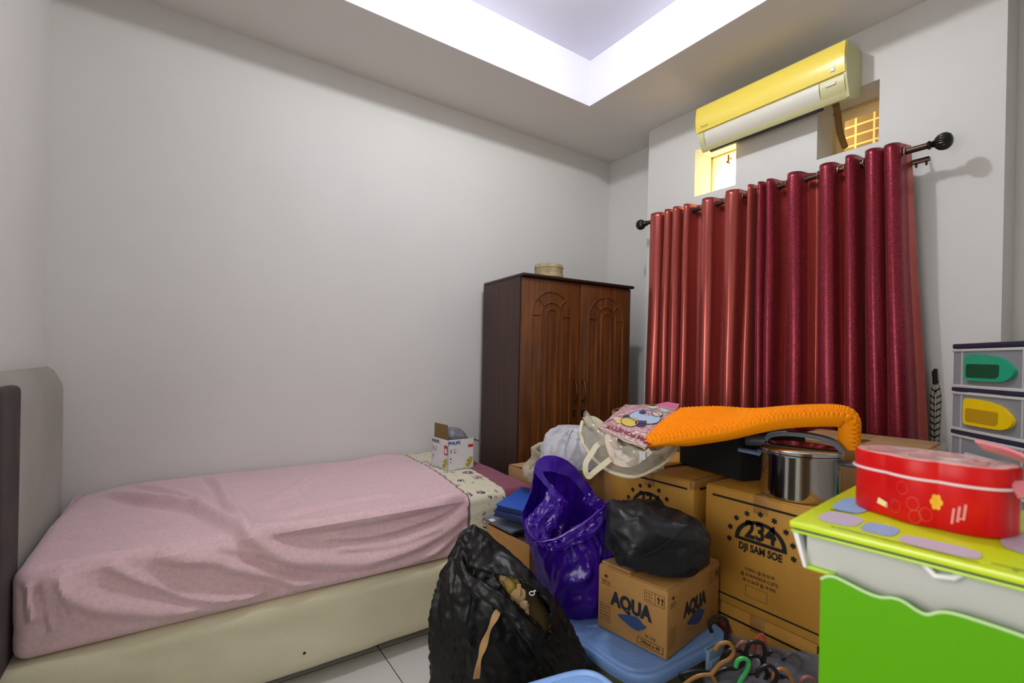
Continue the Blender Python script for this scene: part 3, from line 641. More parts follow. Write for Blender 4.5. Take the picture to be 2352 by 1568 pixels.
g = MB(); rr = [cring_ for cring_ in ([ell((bx0/2, by0/2, bh-.05), .075, .065, 40, sup=3), ell((bx0/2, by0/2, bh), .072, .062, 40, sup=3), ell((bx0/2, by0/2, bh+.03), .062, .055, 40, sup=2.5), ell((bx0/2, by0/2, bh+.048), .035, .03, 40), ell((bx0/2, by0/2, bh+.05), .004, .004, 40)])]
g.loft(rings_spline(rr, 5)); g.disp(crumple(.016, 18, 4))
M['baggrey'] = crinkle(mat('grey_plastic_bag', '8f9099', .25, spec=.7, thin=(.15, .25)), 22, .6)
tag(g.build('plastic_bag', 'baggrey', None), 'crinkled grey clear plastic bag inside the open PHILIPS box', 'plastic bag'); bpy.data.objects['plastic_bag'].matrix_world = Matrix.Translation((1.30, 2.51, TOPZ+.021)) @ Matrix.Rotation(math.radians(5), 4, 'Z')
# ------------------------------------------------------------------ cartons
def carton(label, loc, rz, w, d, h, board='carton_dark', flaps=True, tape=True, prints=None, group=None, lift=(0, 0), name='carton', cat='cardboard box'):
    """w along local x (depth away from the viewer), d along local y, origin at the low corner"""
    r = thing(name, label, cat, loc, rz, group)
    g = MB(); g.box((0, 0, 0), (w, d, h), .004, seg=2); b = g.build('box_body', board, r)
    if flaps:
        for k in (0, 1):
            q = MB(); y0, y1 = (0.003, d/2-.0015) if k == 0 else (d/2+.0015, d-.003); a = lift[k]
            hy = y0 if k == 0 else y1; mt = Matrix.Translation((0, hy, h)) @ Matrix.Rotation(a if k == 0 else -a, 4, 'X') @ Matrix.Translation((0, -hy, -h))
            q.box((.003, y0, h), (w-.003, y1, h+.005), .0015, M4=mt); q.build('flap', board, b)
    if tape:
        q = MB(); q.box((-.0008, d/2-.027, h*.86), (w*.5, d/2+.027, h+.0058), .0004); q.box((.0, -.0006, h-.03), (w, .02, h+.0062), .0004); q.build('tape', 'tape', b)
    if prints:
        for nm_, q, mats in prints(w, d, h): q.build(nm_, mats, b, fix=False)
    return r
def face_left(w, d, h): return frame((-.0012, d, 0), (0, -1, 0), (0, 0, 1))         # the side turned to the room (local -x)
def face_near(w, d, h): return frame((0, -.0012, 0), (1, 0, 0), (0, 0, 1))          # the side turned to the doorway (local -y)
def star(g, fr, u, v, r, mi=0):
    pts = [((r if i % 2 else r*.55)*cos(pi*i/6), (r if i % 2 else r*.55)*sin(pi*i/6)) for i in range(12)]
    poly(g, fr, [(u+x, v+y) for x, y in pts], mi)
def cig_print(w, d, h):
    g = MB(); g2 = MB(); g3 = MB(); fr = face_left(w, d, h); cx_, cy_ = d/2, h*.62
    arc(g, fr, cx_, cy_, .078, .094, 0, pi, sq=.82); rect(g, fr, cx_-.094, cy_-.008, cx_+.094, cy_+.004)
    text(g, '234', .088, fr, cx_, cy_+.036, bold=.003, cond=.86); text(g, 'DJI SAM SOE', .036, fr, cx_, cy_-.03, bold=.0014, cond=.8)
    for i in range(9):
        q = pi*(-.05+1.1*i/8); star(g, fr, cx_+.118*cos(q), cy_+.104*sin(q), .0125)
    for k, s in enumerate(('10 BALL @ 20 SLOF', '@ 10 BUNGKUS 12 BTG', 'ISI 12 SLOF @ 10 PAK')): text(g2, s, .016, fr, cx_, h*.37-.021*k, mi=1, bold=.0003, cond=.8)
    rect(g3, fr, .03, h-.035, d-.03, h-.027); rect(g3, fr, .03, .03, d-.02, .036)
    outline(g2, fr, cx_-.05, .06, cx_+.03, .1, .0012, 1)
    fr = face_near(w, d, h); rect(g3, fr, .04, h-.035, w-.04, h-.027)
    mm = ['black_ink', 'brown_ink']; return [('logo_lettering', g, mm), ('small_lettering', g2, mm), ('line_print', g3, mm)]
def line_print(w, d, h):
    g = MB(); fr = face_left(w, d, h); rect(g, fr, .06, h-.05, d-.03, h-.042); disc(g, fr, d*.22, h-.1, .03, .034, 1); rect(g, fr, .03, .03, d-.02, .036)
    return [('line_print', g, ['black_ink', 'red_ink'])]
CG = 'cigarette cartons in the stacks'
HB = .431
carton('brown DJI SAM SOE 234 carton under the pressure cooker, beside the green cabinet', (1.735, .69, HB+.006), 0, .5, .44, HB, prints=cig_print, group=CG)
carton('brown taped carton on the floor below the 234 carton that carries the pressure cooker', (1.745, .70, 0), 0, .5, .44, HB, prints=line_print, group=CG)
carton('brown 234 carton half hidden by the black leather pouch, under the vinyl bag', (1.712, 1.168, HB+.006), math.radians(2), .5, .43, HB, prints=cig_print, group=CG, lift=(0, .04))
carton('brown carton on the floor behind the bottled water box', (1.715, 1.17, 0), 0, .5, .43, HB, group=CG)
def small_print(w, d, h):
    g = MB(); fr = face_left(w, d, h)
    for k in (0, 1): stroke(g, fr, [(.1+.02*k, h-.09), (.1+.02*k, h-.06)], .006); poly(g, fr, [(.09+.02*k, h-.062), (.11+.02*k, h-.062), (.1+.02*k, h-.045)])
    text(g, 'LG', .022, fr, .06, h-.07, mi=0); outline(g, fr, .03, h-.1, .14, h-.035, .0015)
    return [('handling_lettering', g, ['brown_ink'])]
carton('plain brown carton under the white plastic bag, by the purple bag', (1.76, 1.63, 0), math.radians(3), .5, .36, .83, board='carton', prints=small_print)
carton('low brown carton with a raised flap between the bed foot and the wardrobe', (1.70, 2.03, 0), math.radians(4), .38, .4, .70, board='carton_pale', lift=(.1, .06), tape=False)
carton('brown carton standing behind the printed tote bag, before the wardrobe', (2.30, 1.90, 0), math.radians(-4), .40, .3, 1.03, board='carton_pale', lift=(.02, .3))
carton('pale brown carton with its top showing between the tin and the red curtain', (2.34, .60, HB+.01), math.radians(6), .46, .5, .575, board='carton_pale')
carton('brown carton on the floor under the tall pale carton by the curtain', (2.33, .60, 0), math.radians(3), .48, .5, HB+.004, board='carton', tape=False)
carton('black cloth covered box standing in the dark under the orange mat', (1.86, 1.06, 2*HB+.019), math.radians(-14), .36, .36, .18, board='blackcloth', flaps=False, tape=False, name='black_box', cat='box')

# bottled water carton
def drop(g, fr, u, v, s=1, mi=1):
    n = 30; pts = []
    for i in range(n): q = 2*pi*i/n; pts.append((u+s*.052*cos(q), v+s*(.02*sin(q)+.006*sin(2*q))))
    poly(g, fr, pts, mi); arc(g, fr, u, v-.008*s, .045*s, .05*s, pi*1.05, pi*1.95, 3, sq=.5, th=.0012); poly(g, fr, [(u+.03*s, v+.012*s), (u+.066*s, v+.006*s), (u+.05*s, v-.012*s)], mi, .0007)
def aqua(w, d, h):
    mm = [mat('aqua_navy', '1d2233', .7), mat('aqua_blue', '2a4675', .7), 'brown_ink', 'carton_pale', 'red_ink']; out = []
    for fr, W in ((face_left(w, d, h), d), (face_near(w, d, h), w)):
        g0 = g = MB(); text(g, 'AQUA', .066, fr, W*.5, h*.55, bold=.0035, cond=.85); drop(g, fr, W*.5, h*.33, 1.0 if W < .3 else 1.1); g = MB(); out += [('logo_lettering', g0, mm), ('handling_lettering', g, mm)]
        outline(g, fr, W-.085, h-.06, W-.01, h-.02, .0012, 2); stroke(g, fr, [(W-.045, h-.06), (W-.045, h-.02)], .0012, 2)
        for k in (0, 1): stroke(g, fr, [(W-.032+.014*k, h-.053), (W-.032+.014*k, h-.035)], .004, 2); poly(g, fr, [(W-.038+.014*k, h-.037), (W-.026+.014*k, h-.037), (W-.032+.014*k, h-.026)], 2)
        for k in range(3): text(g, 'A A S', .01, fr, W-.068, h-.03-.011*k, mi=2)
        disc(g, fr, .035, h-.03, .008, .006, 2, n=10); text(g, 'TIRTA', .014, fr, .035, h-.05, mi=2); text(g, 'INVESTAMA', .007, fr, .035, h-.06, mi=2)
        outline(g, fr, W-.11, .012, W-.012, .036, .0018, 2); text(g, '240ml x 48', .016, fr, W-.061, .024, mi=2, bold=.0003); text(g, 'isi cup', .016, fr, W-.06, .05, mi=2)
        outline(g, fr, .012, .03, .055, h*.42, .001, 2)
        for k in range(5): text(g, 'air mineral', .008, fr, .033, h*.38-.011*k, mi=2)
    g = MB(); out.append(('top_mark', g, mm)); fr = frame((0, 0, h+.0065), (1, 0, 0), (0, 1, 0)); outline(g, fr, .22, .06, .27, .11, .002, 4); stroke(g, fr, [(.225, .065), (.265, .105)], .003, 4); stroke(g, fr, [(.225, .105), (.265, .065)], .003, 4)
    return out
AZ = math.radians(8); AX, AY, AH = 1.335, 1.0, .225
aq = carton('AQUA bottled water carton on the blue bin lid, black pouch on top', (AX, AY, .3695), AZ, .385, .28, AH, board='carton', prints=aqua, lift=(0, .0), tape=False)
q = MB(); q.box((-.012, .15, AH+.006), (.09, .275, AH+.014), .002, M4=Matrix.Rotation(.1, 4, 'Y')); q.build('loose_flap', 'carton_pale', aq)

# storage bins
def bin_(name, label, x0, y0, x1, y1, h, rz, tub, lid, group=None, sides=(-1, 1)):
    cx_, cy_ = (x0+x1)/2, (y0+y1)/2; hx, hy = (x1-x0)/2, (y1-y0)/2
    r = thing('storage_bin', label, 'storage bin', (cx_, cy_, 0), rz, group)
    R = lambda s, z, sup=5: ell((0, 0, z), hx*s, hy*s, 72, sup=sup)
    g = MB(); g.loft([R(.84, 0), R(.86, .006), R(.94, h-.03), R(.95, h-.02), R(.93, h-.022), R(.85, .012)], cap=(True, True)); g.build('tub', tub, r)
    g = MB(); g.loft([R(.96, h-.032, 6), R(1.0, h-.03, 6), R(1.005, h-.014, 6), R(.985, h-.002, 6), R(.95, h, 6), R(.93, h-.003, 6), R(.90, h-.005, 6), R(.885, h-.001, 6), R(.86, h, 6), R(.5, h, 6), R(.02, h, 6)], cap=(True, True)); ld = g.build('lid', lid, r)
    g = MB()
    for k in range(4): g.tube(ell((0, 0, h), hx*(.78-.035*k), hy*(.78-.035*k), 60, sup=6), .002, 6, closed=True)
    g.build('lid_rib', lid, ld)
    for sx in (.42,):
        for s in sides:
            fr = frame((hx*sx, s*hy*1.0, h-.03), (1, 0, 0), (0, 0, 1)); g = MB()
            g.box((hx*sx-.045, s*hy*1.02-.008, h-.085), (hx*sx+.045, s*hy*1.02+.008, h+.004), .004); g.box((hx*sx-.045, s*hy*.93-.02, h-.004), (hx*sx+.045, s*hy*1.02+.006, h+.008), .003); g.box((hx*sx-.04, s*hy*1.05-.004, h-.08), (hx*sx+.04, s*hy*1.05+.006, h-.03), .003)
            g.build('clip', 'clip', r)
    return r
bin_('bin', 'clear storage bin with a translucent blue lid under the AQUA carton', 1.165, .965, 1.70, 1.58, .365, 0, 'binclear', 'lidblue2', 'lidded storage bins')
bin_('bin', 'storage bin with an opaque blue lid in front of the black bin bag', .53, .56, .945, 1.015, .50, math.radians(-10), 'binclear', 'lidblue', 'lidded storage bins', (-1,))

# ------------------------------------------------------------------ soft things
def cring(cx_, y, t, hw, dr, n=72, sup=2.2, dip=0):
    """horizontal loop centred on sight line (cx_, y) at depth t; hw, dr in metres"""
    c = P(cx_, y, t); u = V((RT.x, RT.y, 0)).normalized(); v = V((FW.x, FW.y, 0)).normalized(); out = []
    for j in range(n):
        q = 2*pi*j/n; a, b = cos(q), sin(q)
        a = abs(a)**(2/sup)*(1 if a > 0 else -1); b = abs(b)**(2/sup)*(1 if b > 0 else -1)
        out.append(c + u*a*hw + v*b*dr + V((0, 0, dip*b)))
    return out
def inpoly(x, y, pl):
    r = False
    for (x0, y0), (x1, y1) in zip(pl, pl[1:]+pl[:1]):
        if (y0 > y) != (y1 > y) and x < (x1-x0)*(y-y0)/(y1-y0)+x0: r = not r
    return r
def topx(p):
    d = V(p)-V((0, 0, CAMZ)); t = d.dot(FW); return CX+FPX*d.dot(RT)/t, CY-FPX*d.dot(UP)/t
# big black bin liner, slit open in front, with a khaki bag inside
T0 = 1.56; k_ = T0/FPX
prof = [(1086, 1210, 5, .3), (1090, 1222, 24, .5), (1098, 1250, 40, .7), (1114, 1290, 70, .75), (1128, 1335, 104, .7), (1138, 1385, 130, .62), (1152, 1440, 148, .56), (1168, 1500, 165, .54), (1174, 1560, 174, .52), (1174, 1660, 176, .5), (1174, 1750, 172, .5), (1174, 1778, 156, .5)]
slit = [(1132, 1316), (1162, 1318), (1216, 1342), (1262, 1392), (1256, 1470), (1240, 1436), (1186, 1384), (1160, 1356)]
bag = thing('bin_bag', 'large black plastic bin bag slumped on the floor beside the bed, slit open in front', 'plastic bag', (P(1172, 1778, T0+.03).x, P(1172, 1778, T0+.03).y, 0))
inv = Matrix.Translation(-bag.location)
NB = 200
rr = rings_spline([cring(c, y, T0+.03, hw*k_, max(.01, hw*k_*dk), NB) for c, y, hw, dk in prof], 12)
drape(rr)
g = MB(); g.loft(rr)
zmin = min(p[2] for p in g.v); g.v = [(x, y, max(z, .001)) for x, y, z in g.v]
keep = [i for i, f in enumerate(g.f) if not (len(f) < 5 and (V(g.v[f[0]])-V((0, 0, 1.35))).dot(FW) < T0+.02 and inpoly(*topx(g.v[f[0]]), slit))]
g.f = [g.f[i] for i in keep]; g.m = [g.m[i] for i in keep]; g.sm = [g.sm[i] for i in keep]; g.v = [tuple(inv @ V(p)) for p in g.v]
o = g.build('liner', 'blackfilm', bag); md = o.modifiers.new('s', 'SOLIDIFY'); md.thickness = .0015
def sheet(upper, lower, nrow, amp, seed, puff=.02, mb=None):
    U_, L_ = spline([P(*p) for p in upper], 9), spline([P(*p) for p in lower], 9); rows = []
    for i in range(nrow+1):
        t = i/nrow; rows.append([a.lerp(b, t) - FW*puff*sin(pi*t)**.7 for a, b in zip(U_, L_)])
    mb = mb or MB(); mb.loft(rows, closed=False, cap=(False, False)); c1, c2 = crumple(amp, 9, seed), crumple(amp*.45, 24, seed+1); mb.disp(lambda p: c1(p)+c2(p)); mb.v = [tuple(inv @ V(p)) for p in mb.v]; return mb
tz = T0-.07
o = sheet([(1062, 1222, tz+.06), (1088, 1208, tz+.06), (1120, 1228, tz+.05), (1160, 1262, tz+.04), (1215, 1308, tz+.02), (1264, 1354, tz), (1300, 1412, tz), (1326, 1462, tz+.01)],
          [(1049, 1244, tz+.04), (1060, 1272, tz+.02), (1082, 1304, tz-.01), (1128, 1318, tz-.03), (1180, 1326, tz-.04), (1228, 1352, tz-.045), (1268, 1398, tz-.045), (1296, 1452, tz-.03)], 16, .018, 81).build('hood_fold', 'blackfilm', bag)
md = o.modifiers.new('s', 'SOLIDIFY'); md.thickness = .0015
o = sheet([(1056, 1262, tz+.03), (1070, 1296, tz), (1094, 1326, tz-.02), (1132, 1346, tz-.04), (1166, 1368, tz-.05), (1200, 1402, tz-.055), (1236, 1442, tz-.06), (1252, 1480, tz-.05)],
          [(1036, 1285, tz+.05), (1050, 1330, tz), (1074, 1362, tz-.03), (1110, 1384, tz-.055), (1146, 1404, tz-.07), (1180, 1440, tz-.075), (1215, 1490, tz-.08), (1244, 1540, tz-.07)], 14, .014, 85, .012).build('slit_lip', 'blackfilm', bag)
md = o.modifiers.new('s', 'SOLIDIFY'); md.thickness = .0015
kb = thing('cloth_bag', 'khaki zipped cloth bag seen through the slit of the black bin bag', 'bag', bag.location)
g = MB(); g.loft(rings_spline([cring(c, y, T0+.03, hw*k_*.9, max(.008, hw*k_*.9*dk), 60) for c, y, hw, dk in prof[3:]], 5)); g.disp(crumple(.01, 8, 5)); g.v = [tuple(inv @ V((x, y, max(z, .006)))) for x, y, z in g.v]; kbo = g.build('bag_body', 'khaki', kb)
def onfront(x, y, off=0): return P(x, y, T0-.035-.075*min(1, max(0, (y-1280)/160))+off)
g = MB()
for (x, y), r, mi in (((1156, 1334), .02, 0), ((1172, 1345), .026, 1), ((1186, 1368), .026, 0), ((1200, 1392), .018, 0), ((1178, 1352), .018, 0), ((1205, 1405), .012, 0)):
    b_ = bmesh.new(); bmesh.ops.create_icosphere(b_, subdivisions=3, radius=1)
    for v in b_.verts: v.co = (inv @ onfront(x, y, .03)) + V((v.co.x*r*1.1, v.co.y*r*1.1, v.co.z*r*1.25))*(1+.35*noise.noise(v.co*2+V((x, y, 0))))
    g.bm(b_, mi, None, True)
M['goldcloth'] = mat('mustard_cloth', '9c8136', .7, bump=(80, .2)); g.build('bunched_lining', [mat('peach_cloth', 'c0a076', .8, bump=(120, .3)), 'goldcloth'], kb)
g = MB(); sp = spline([inv @ onfront(x, y, o_) for x, y, o_ in ((1180, 1375, .0), (1168, 1384, -.015), (1148, 1398, -.03), (1133, 1425, -.035), (1120, 1455, -.035), (1108, 1490, -.035), (1100, 1520, -.03), (1094, 1558, -.03))], 6)
g.ribbon(sp, [.016+.005*sin(i*.5) for i in range(len(sp))], [(-FW.x+.5*sin(i*.35), -FW.y, .2*cos(i*.3)) for i in range(len(sp))], .0015); g.build('strap', 'tan', kb)
g = MB(); g.ribbon([inv @ onfront(1192, 1340, -.0), inv @ onfront(1190, 1368, -.002)], .012, tuple(-FW), .002); g.build('webbing_tab', 'tan', kb)
c_ = inv @ onfront(1222, 1362, .0); g = MB(); g.tube([c_+V((.008*cos(q_*pi/6)*RT.x, .008*cos(q_*pi/6)*RT.y, .006*sin(q_*pi/6))) for q_ in range(12)], .0018, 6, closed=True); g.tube([c_+V((0, 0, .006))+RT*.006, c_+V((0, 0, .012))+RT*.016], .003, 6); g.build('zip_pull', 'white', kb)

# box of binders and folders
BX, BY, BH_ = 1.262, 1.655, .545
ob = thing('open_carton', 'open brown carton of folders and papers between the bed and the purple bag', 'cardboard box', (BX, BY, 0), math.radians(2))
g = MB(); t_ = .004
g.box((0, 0, 0), (.3, t_, BH_)); g.box((0, .34-t_, 0), (.3, .34, BH_)); g.box((0, 0, 0), (t_, .34, BH_)); g.box((.3-t_, 0, 0), (.3, .34, BH_)); g.box((0, 0, 0), (.3, .34, t_)); g.build('box_body', 'carton', ob)
MB().box((-.001, .0, .25), (0, .12, .46)).build('pasted_label', 'carton_pale', ob)
for i, (x, zz, mt_, n_) in enumerate(((.03, .53, 'mag', 'magazine'), (.09, .54, 'mag', 'magazine'), (.15, .545, 'paper', 'paper_stack'), (.2, .55, 'mag', 'magazine'))):
    o = MB().box((0, -.15, -.26), (.035, .15, 0), .002).build(n_, mt_, None, V((BX+x, BY+.17, zz))); tag(o, ['dark magazine standing at the open side of the folder carton', 'second dark magazine in the folder carton', 'pale paper stack upright in the folder carton', 'dark magazine furthest into the folder carton, by the purple bag'][i], 'magazine' if n_ == 'magazine' else 'papers', 'papers in the folder carton')
o = thing('folder', 'grey shiny folder lying across the corner of the folder carton', 'folder', (BX+.03, BY+.24, .562), math.radians(12)); o.rotation_euler = (.06, -.03, math.radians(8))
MB().box((-.05, -.1, 0), (.2, .11, .012), .003).build('cover', 'folder', o); MB().box((-.046, .04, .0122), (-.02, .07, .0126)).build('sticker', 'white', o)
def flat(name, label, cat, px, zc, size, rz, mt_, th_=.02, tilt=(0, 0)):
    o = thing(name, label, cat, (PZ(px[0], px[1], zc).x, PZ(px[0], px[1], zc).y, zc), rz); o.rotation_euler = (tilt[0], tilt[1], rz); return o
for k, (lab, dz, dx) in enumerate((('navy ring binder lying under the bright blue binder by the bed', 0, -.012), ('bright blue ring binder lying on top of the folder carton', .029, 0))):
    o = thing('binder', lab, 'binder', (1.435+dx, 1.875, .612+dz), 0, 'ring binders on the folder carton'); o.rotation_euler = (math.radians(4), math.radians(3), math.radians(-62))
    MB().box((-.12, -.15, 0), (.12, .13, .004), .001).build('back_cover', 'binderdark', o); MB().box((-.12, -.15, .022), (.12, .13, .026), .001).build('front_cover', 'binder' if k else 'binderdark', o); MB().box((-.115, -.145, .004), (.10, .125, .021)).build('pages', 'binderdark', o)
    if not k: MB().tube([(.13, -.12, .012), (.13, .02, .012)], .007, 10).build('paper_roll', 'paper', o)

# purple carrier bag
pg = thing('carrier_bag', 'translucent purple carrier bag with its handles standing up, behind the AQUA carton', 'plastic bag', (P(1325, 1400, 1.93).x, P(1325, 1400, 1.93).y, .368))
inv = Matrix.Translation(-pg.location)
def jring(pts, n=160): return resample(spline([P(*p) for p in pts], 8, True), n)
rim = [(1402, 1168, 1.95), (1368, 1150, 2.04), (1338, 1108, 2.06), (1304, 1074, 2.04), (1268, 1066, 2.0), (1240, 1072, 1.96), (1234, 1100, 1.94), (1224, 1150, 1.91), (1204, 1195, 1.87), (1226, 1242, 1.85), (1275, 1236, 1.83), (1330, 1206, 1.83), (1384, 1162, 1.86)]
rn = [cring(1325, 1404, 1.93, .05, .05, 160), cring(1322, 1398, 1.93, .115, .10, 160), cring(1321, 1370, 1.93, .14, .12, 160), cring(1322, 1320, 1.93, .142, .12, 160), cring(1318, 1270, 1.93, .148, .12, 160), cring(1314, 1228, 1.94, .165, .12, 160)]
rn = [r for r in rn] + [jring(rim)]
def lerp_ring(a, b, t): return [p.lerp(q, t) for p, q in zip(a, b)]
rn.insert(6, [p + (P(1310, 1200, 1.93)-P(1310, 1228, 1.93))*.3 for p in lerp_ring(rn[5], rn[6], .45)])
rn = [[p+V((FW.x, FW.y, 0))*.03 for p in r] for r in rn]; rq = drape(rings_spline(rn, 9), .022, .012, .006, .003, .08, 2.0, 3)
g = MB(); g.loft(rq, cap=(True, False)); g.v = [tuple(inv @ V((x, y, max(z, .3695)))) for x, y, z in g.v]
o = g.build('bag_body', 'purplefilm', pg); md = o.modifiers.new('s', 'SOLIDIFY'); md.thickness = .0008
g = MB()
def fold(mb, pts, r, seed=0):
    sp = spline([P(*p) for p in pts], 7); n = len(sp)
    mb.tube([inv @ (p+V((.008*noise.noise(p*30+V((seed, 0, 0))), .008*noise.noise(p*30+V((9, seed, 0))), .01*noise.noise(p*22)))) for p in sp], [r*(.25+.9*sin(pi*min(.96, max(.04, i/(n-1)))))*(1+.5*noise.noise(p*25)) for i, p in enumerate(sp)], 8)
fold(g, [(1230, 1245, 1.82), (1270, 1240, 1.80), (1320, 1212, 1.79), (1365, 1185, 1.80), (1390, 1160, 1.82)], .005, 3); fold(g, [(1205, 1195, 1.86), (1215, 1220, 1.83), (1240, 1245, 1.82)], .004, 6)
g.build('bag_fold', 'purplefold', pg)
for nm_, up_, lo_, sd_ in (('crumpled_lip', [(1268, 1112, 1.92), (1244, 1158, 1.89), (1206, 1198, 1.87), (1228, 1246, 1.84), (1278, 1238, 1.82)], [(1302, 1150, 1.90), (1282, 1196, 1.88), (1258, 1228, 1.86), (1264, 1272, 1.83), (1304, 1262, 1.81)], 91),
        ('front_lip', [(1284, 1234, 1.82), (1335, 1202, 1.81), (1384, 1160, 1.83), (1404, 1150, 1.88)], [(1296, 1268, 1.80), (1348, 1244, 1.795), (1398, 1206, 1.82), (1410, 1175, 1.88)], 93),
        ('back_gather', [(1345, 1112, 2.0), (1376, 1138, 1.97), (1398, 1152, 1.94), (1422, 1140, 1.95)], [(1338, 1150, 1.97), (1366, 1172, 1.95), (1392, 1176, 1.92), (1418, 1158, 1.94)], 95)):
    q = sheet(up_, lo_, 18, .022, sd_, .012); c3 = crumple(.010, 45, sd_); q.disp(c3); q.build(nm_, 'purplefilm', pg, fix=False)
# torn handle loop: a broad film band over the top left
g = MB(); pts = spline([P(1392, 1178, 1.93), P(1350, 1135, 1.97), P(1315, 1085, 1.98), P(1268, 1064, 1.96), P(1238, 1078, 1.93), P(1262, 1118, 1.90), P(1300, 1155, 1.88)], 8); g.ribbon([inv @ p for p in pts], [max(.002, (.05-.02*sin(i*.2))*sin(pi*min(1, max(0, .12+.88*i/(len(pts)-1))))**.6) for i in range(len(pts))], [(-FW.x+.4*sin(i*.25), -FW.y, .5) for i in range(len(pts))], .001); g.disp(crumple(.006, 25, 3)); g.build('bag_handle', 'purplefilm', pg)

# black leather pouch on the AQUA carton
pc = thing('pouch', 'black leather pouch with a stitched seam, lying on the AQUA carton', 'pouch', (P(1508, 1300, 1.73).x, P(1508, 1300, 1.73).y, .367+AH+.005))
inv = Matrix.Translation(-pc.location); g = MB()
rr = [cring(1500, 1300, 1.70, .06, .05, sup=2.4), cring(1500, 1290, 1.70, .135, .10, sup=2.6), cring(1503, 1262, 1.70, .168, .12, sup=2.6), cring(1506, 1225, 1.71, .176, .12, sup=2.6), cring(1505, 1196, 1.72, .166, .12, sup=2.8), cring(1500, 1176, 1.73, .145, .105, sup=2.7), cring(1492, 1167, 1.74, .08, .07), cring(1490, 1165, 1.74, .005, .004)]
for i, r in enumerate(rr):
    for p in r: d = (p-pc.location).dot(V((RT.x, RT.y, 0))); p.z += -.10*d - .25*max(0, d)*(.3 if i > 3 else 0)
g.loft(rings_spline(rr, 7)); c1, c2 = crumple(.02, 8, 21), crumple(.007, 20, 22); g.disp(lambda p: c1(p)+c2(p)); zf = .367+AH+.007
g.v = [tuple(inv @ V((x, y, max(z, zf)))) for x, y, z in g.v]; g.build('pouch_body', 'blackleather', pc)
g = MB(); sp = spline([inv @ P(x, y, t) for x, y, t in ((1410, 1262, 1.605), (1450, 1275, 1.585), (1490, 1272, 1.575), (1530, 1248, 1.575), (1570, 1215, 1.60), (1600, 1190, 1.64))], 8); g.tube(sp, .0022, 6); g.build('seam', 'blackcloth', pc)

# white plastic bag, knotted cloth bag
wb = thing('carrier_bag', 'puffed white plastic bag standing between the clear vinyl bag and the wardrobe', 'plastic bag', (P(1312, 1094, 2.32).x, P(1312, 1094, 2.32).y, .838)); inv = Matrix.Translation(-wb.location)
rq = drape(rings_spline([cring(1318, 1105, 2.36, .06, .05, 140), cring(1316, 1096, 2.36, .125, .10, 140), cring(1315, 1060, 2.37, .135, .12, 140), cring(1312, 1025, 2.37, .125, .11, 140), cring(1310, 995, 2.38, .095, .08, 140), cring(1312, 980, 2.38, .055, .05, 140), cring(1314, 976, 2.38, .005, .005, 140)], 9), .014, .012, .006, .003, .06, 2.6, 9)
g = MB(); g.loft(rq); g.v = [tuple(inv @ V((x, y, max(z, .84)))) for x, y, z in g.v]; g.build('bag_body', 'whitefilm', wb)
kn = thing('drawstring_bag', 'beige cloth bag with a knotted tasselled cord, on the low carton by the wardrobe', 'bag', (P(1243, 1075, 2.48).x, P(1243, 1075, 2.48).y, .712)); inv = Matrix.Translation(-kn.location)
g = MB(); g.loft(rings_spline([cring(1250, 1098, 2.49, .09, .08), cring(1252, 1085, 2.49, .115, .1), cring(1250, 1060, 2.49, .08, .08), cring(1246, 1042, 2.49, .05, .05), cring(1244, 1032, 2.49, .055, .05), cring(1246, 1022, 2.49, .04, .04), cring(1246, 1019, 2.49, .004, .004)], 6)); g.disp(crumple(.022, 12, 41)); g.v = [tuple(inv @ V((x, y, max(z, .714)))) for x, y, z in g.v]; g.build('bag_body', 'beige', kn)
g = MB(); c_ = inv @ P(1240, 1038, 2.43)
for k in range(3): g.tube([c_+V((.03*cos(q*.35)*RT.x, .03*cos(q*.35)*RT.y, .022*sin(q*.35)))+V((0, -.006*k, .008*k)) for q in range(18)], .009, 8, closed=True)
for k in range(5): g.tube(spline([inv @ P(1236, 1052, 2.43), inv @ P(1228-3*k, 1062+k, 2.42), inv @ P(1216+4*k, 1076+k, 2.42)], 4), .004, 6)
g.build('knot', 'beige', kn)

# clear vinyl bag with cream piping: a half-round pouch lying on the 234 carton
vb = thing('vinyl_bag', 'clear vinyl tote with cream piping and straps, slumped on the 234 carton', 'bag', (P(1450, 1092, 1.8).x, P(1450, 1092, 1.8).y, 2*HB+.012)); inv = Matrix.Translation(-vb.location)
edge = [(1338, 968, 2.02), (1334, 990, 1.96), (1342, 1020, 1.91), (1358, 1045, 1.87), (1380, 1068, 1.83), (1405, 1084, 1.80), (1440, 1094, 1.78), (1468, 1092, 1.78), (1500, 1078, 1.80), (1530, 1058, 1.83), (1552, 1030, 1.88)]
back = [(1372, 962, 2.10), (1372, 985, 2.1), (1382, 1010, 2.1), (1396, 1030, 2.08), (1412, 1046, 2.06), (1430, 1056, 2.05), (1455, 1060, 2.05), (1480, 1058, 2.05), (1505, 1050, 2.06), (1530, 1036, 2.07), (1552, 1015, 2.08)]
e1 = [inv @ p for p in spline([P(*p) for p in edge], 6)]; e2 = [inv @ p for p in spline([P(*p) for p in back], 6)]
topc = [inv @ p for p in spline([P(*p) for p in ((1345, 968, 1.99), (1358, 975, 1.97), (1372, 986, 1.95), (1390, 998, 1.93), (1410, 1008, 1.91), (1432, 1018, 1.89), (1455, 1028, 1.87), (1478, 1038, 1.86), (1505, 1040, 1.86), (1530, 1036, 1.87), (1552, 1024, 1.89))], 6)]
g = MB(); NS = 14; grid = []
for i in range(NS+1):
    t = i/NS; grid.append([a.lerp(b, t)+V((0, 0, .05*sin(pi*t)))-V((FW.x, FW.y, 0))*.05*sin(pi*t) for a, b in zip(e1, topc)])
g.loft(grid, closed=False, cap=(False, False)); g.disp(crumple(.012, 13, 51)); g.build('front_film', 'clear', vb, fix=False)
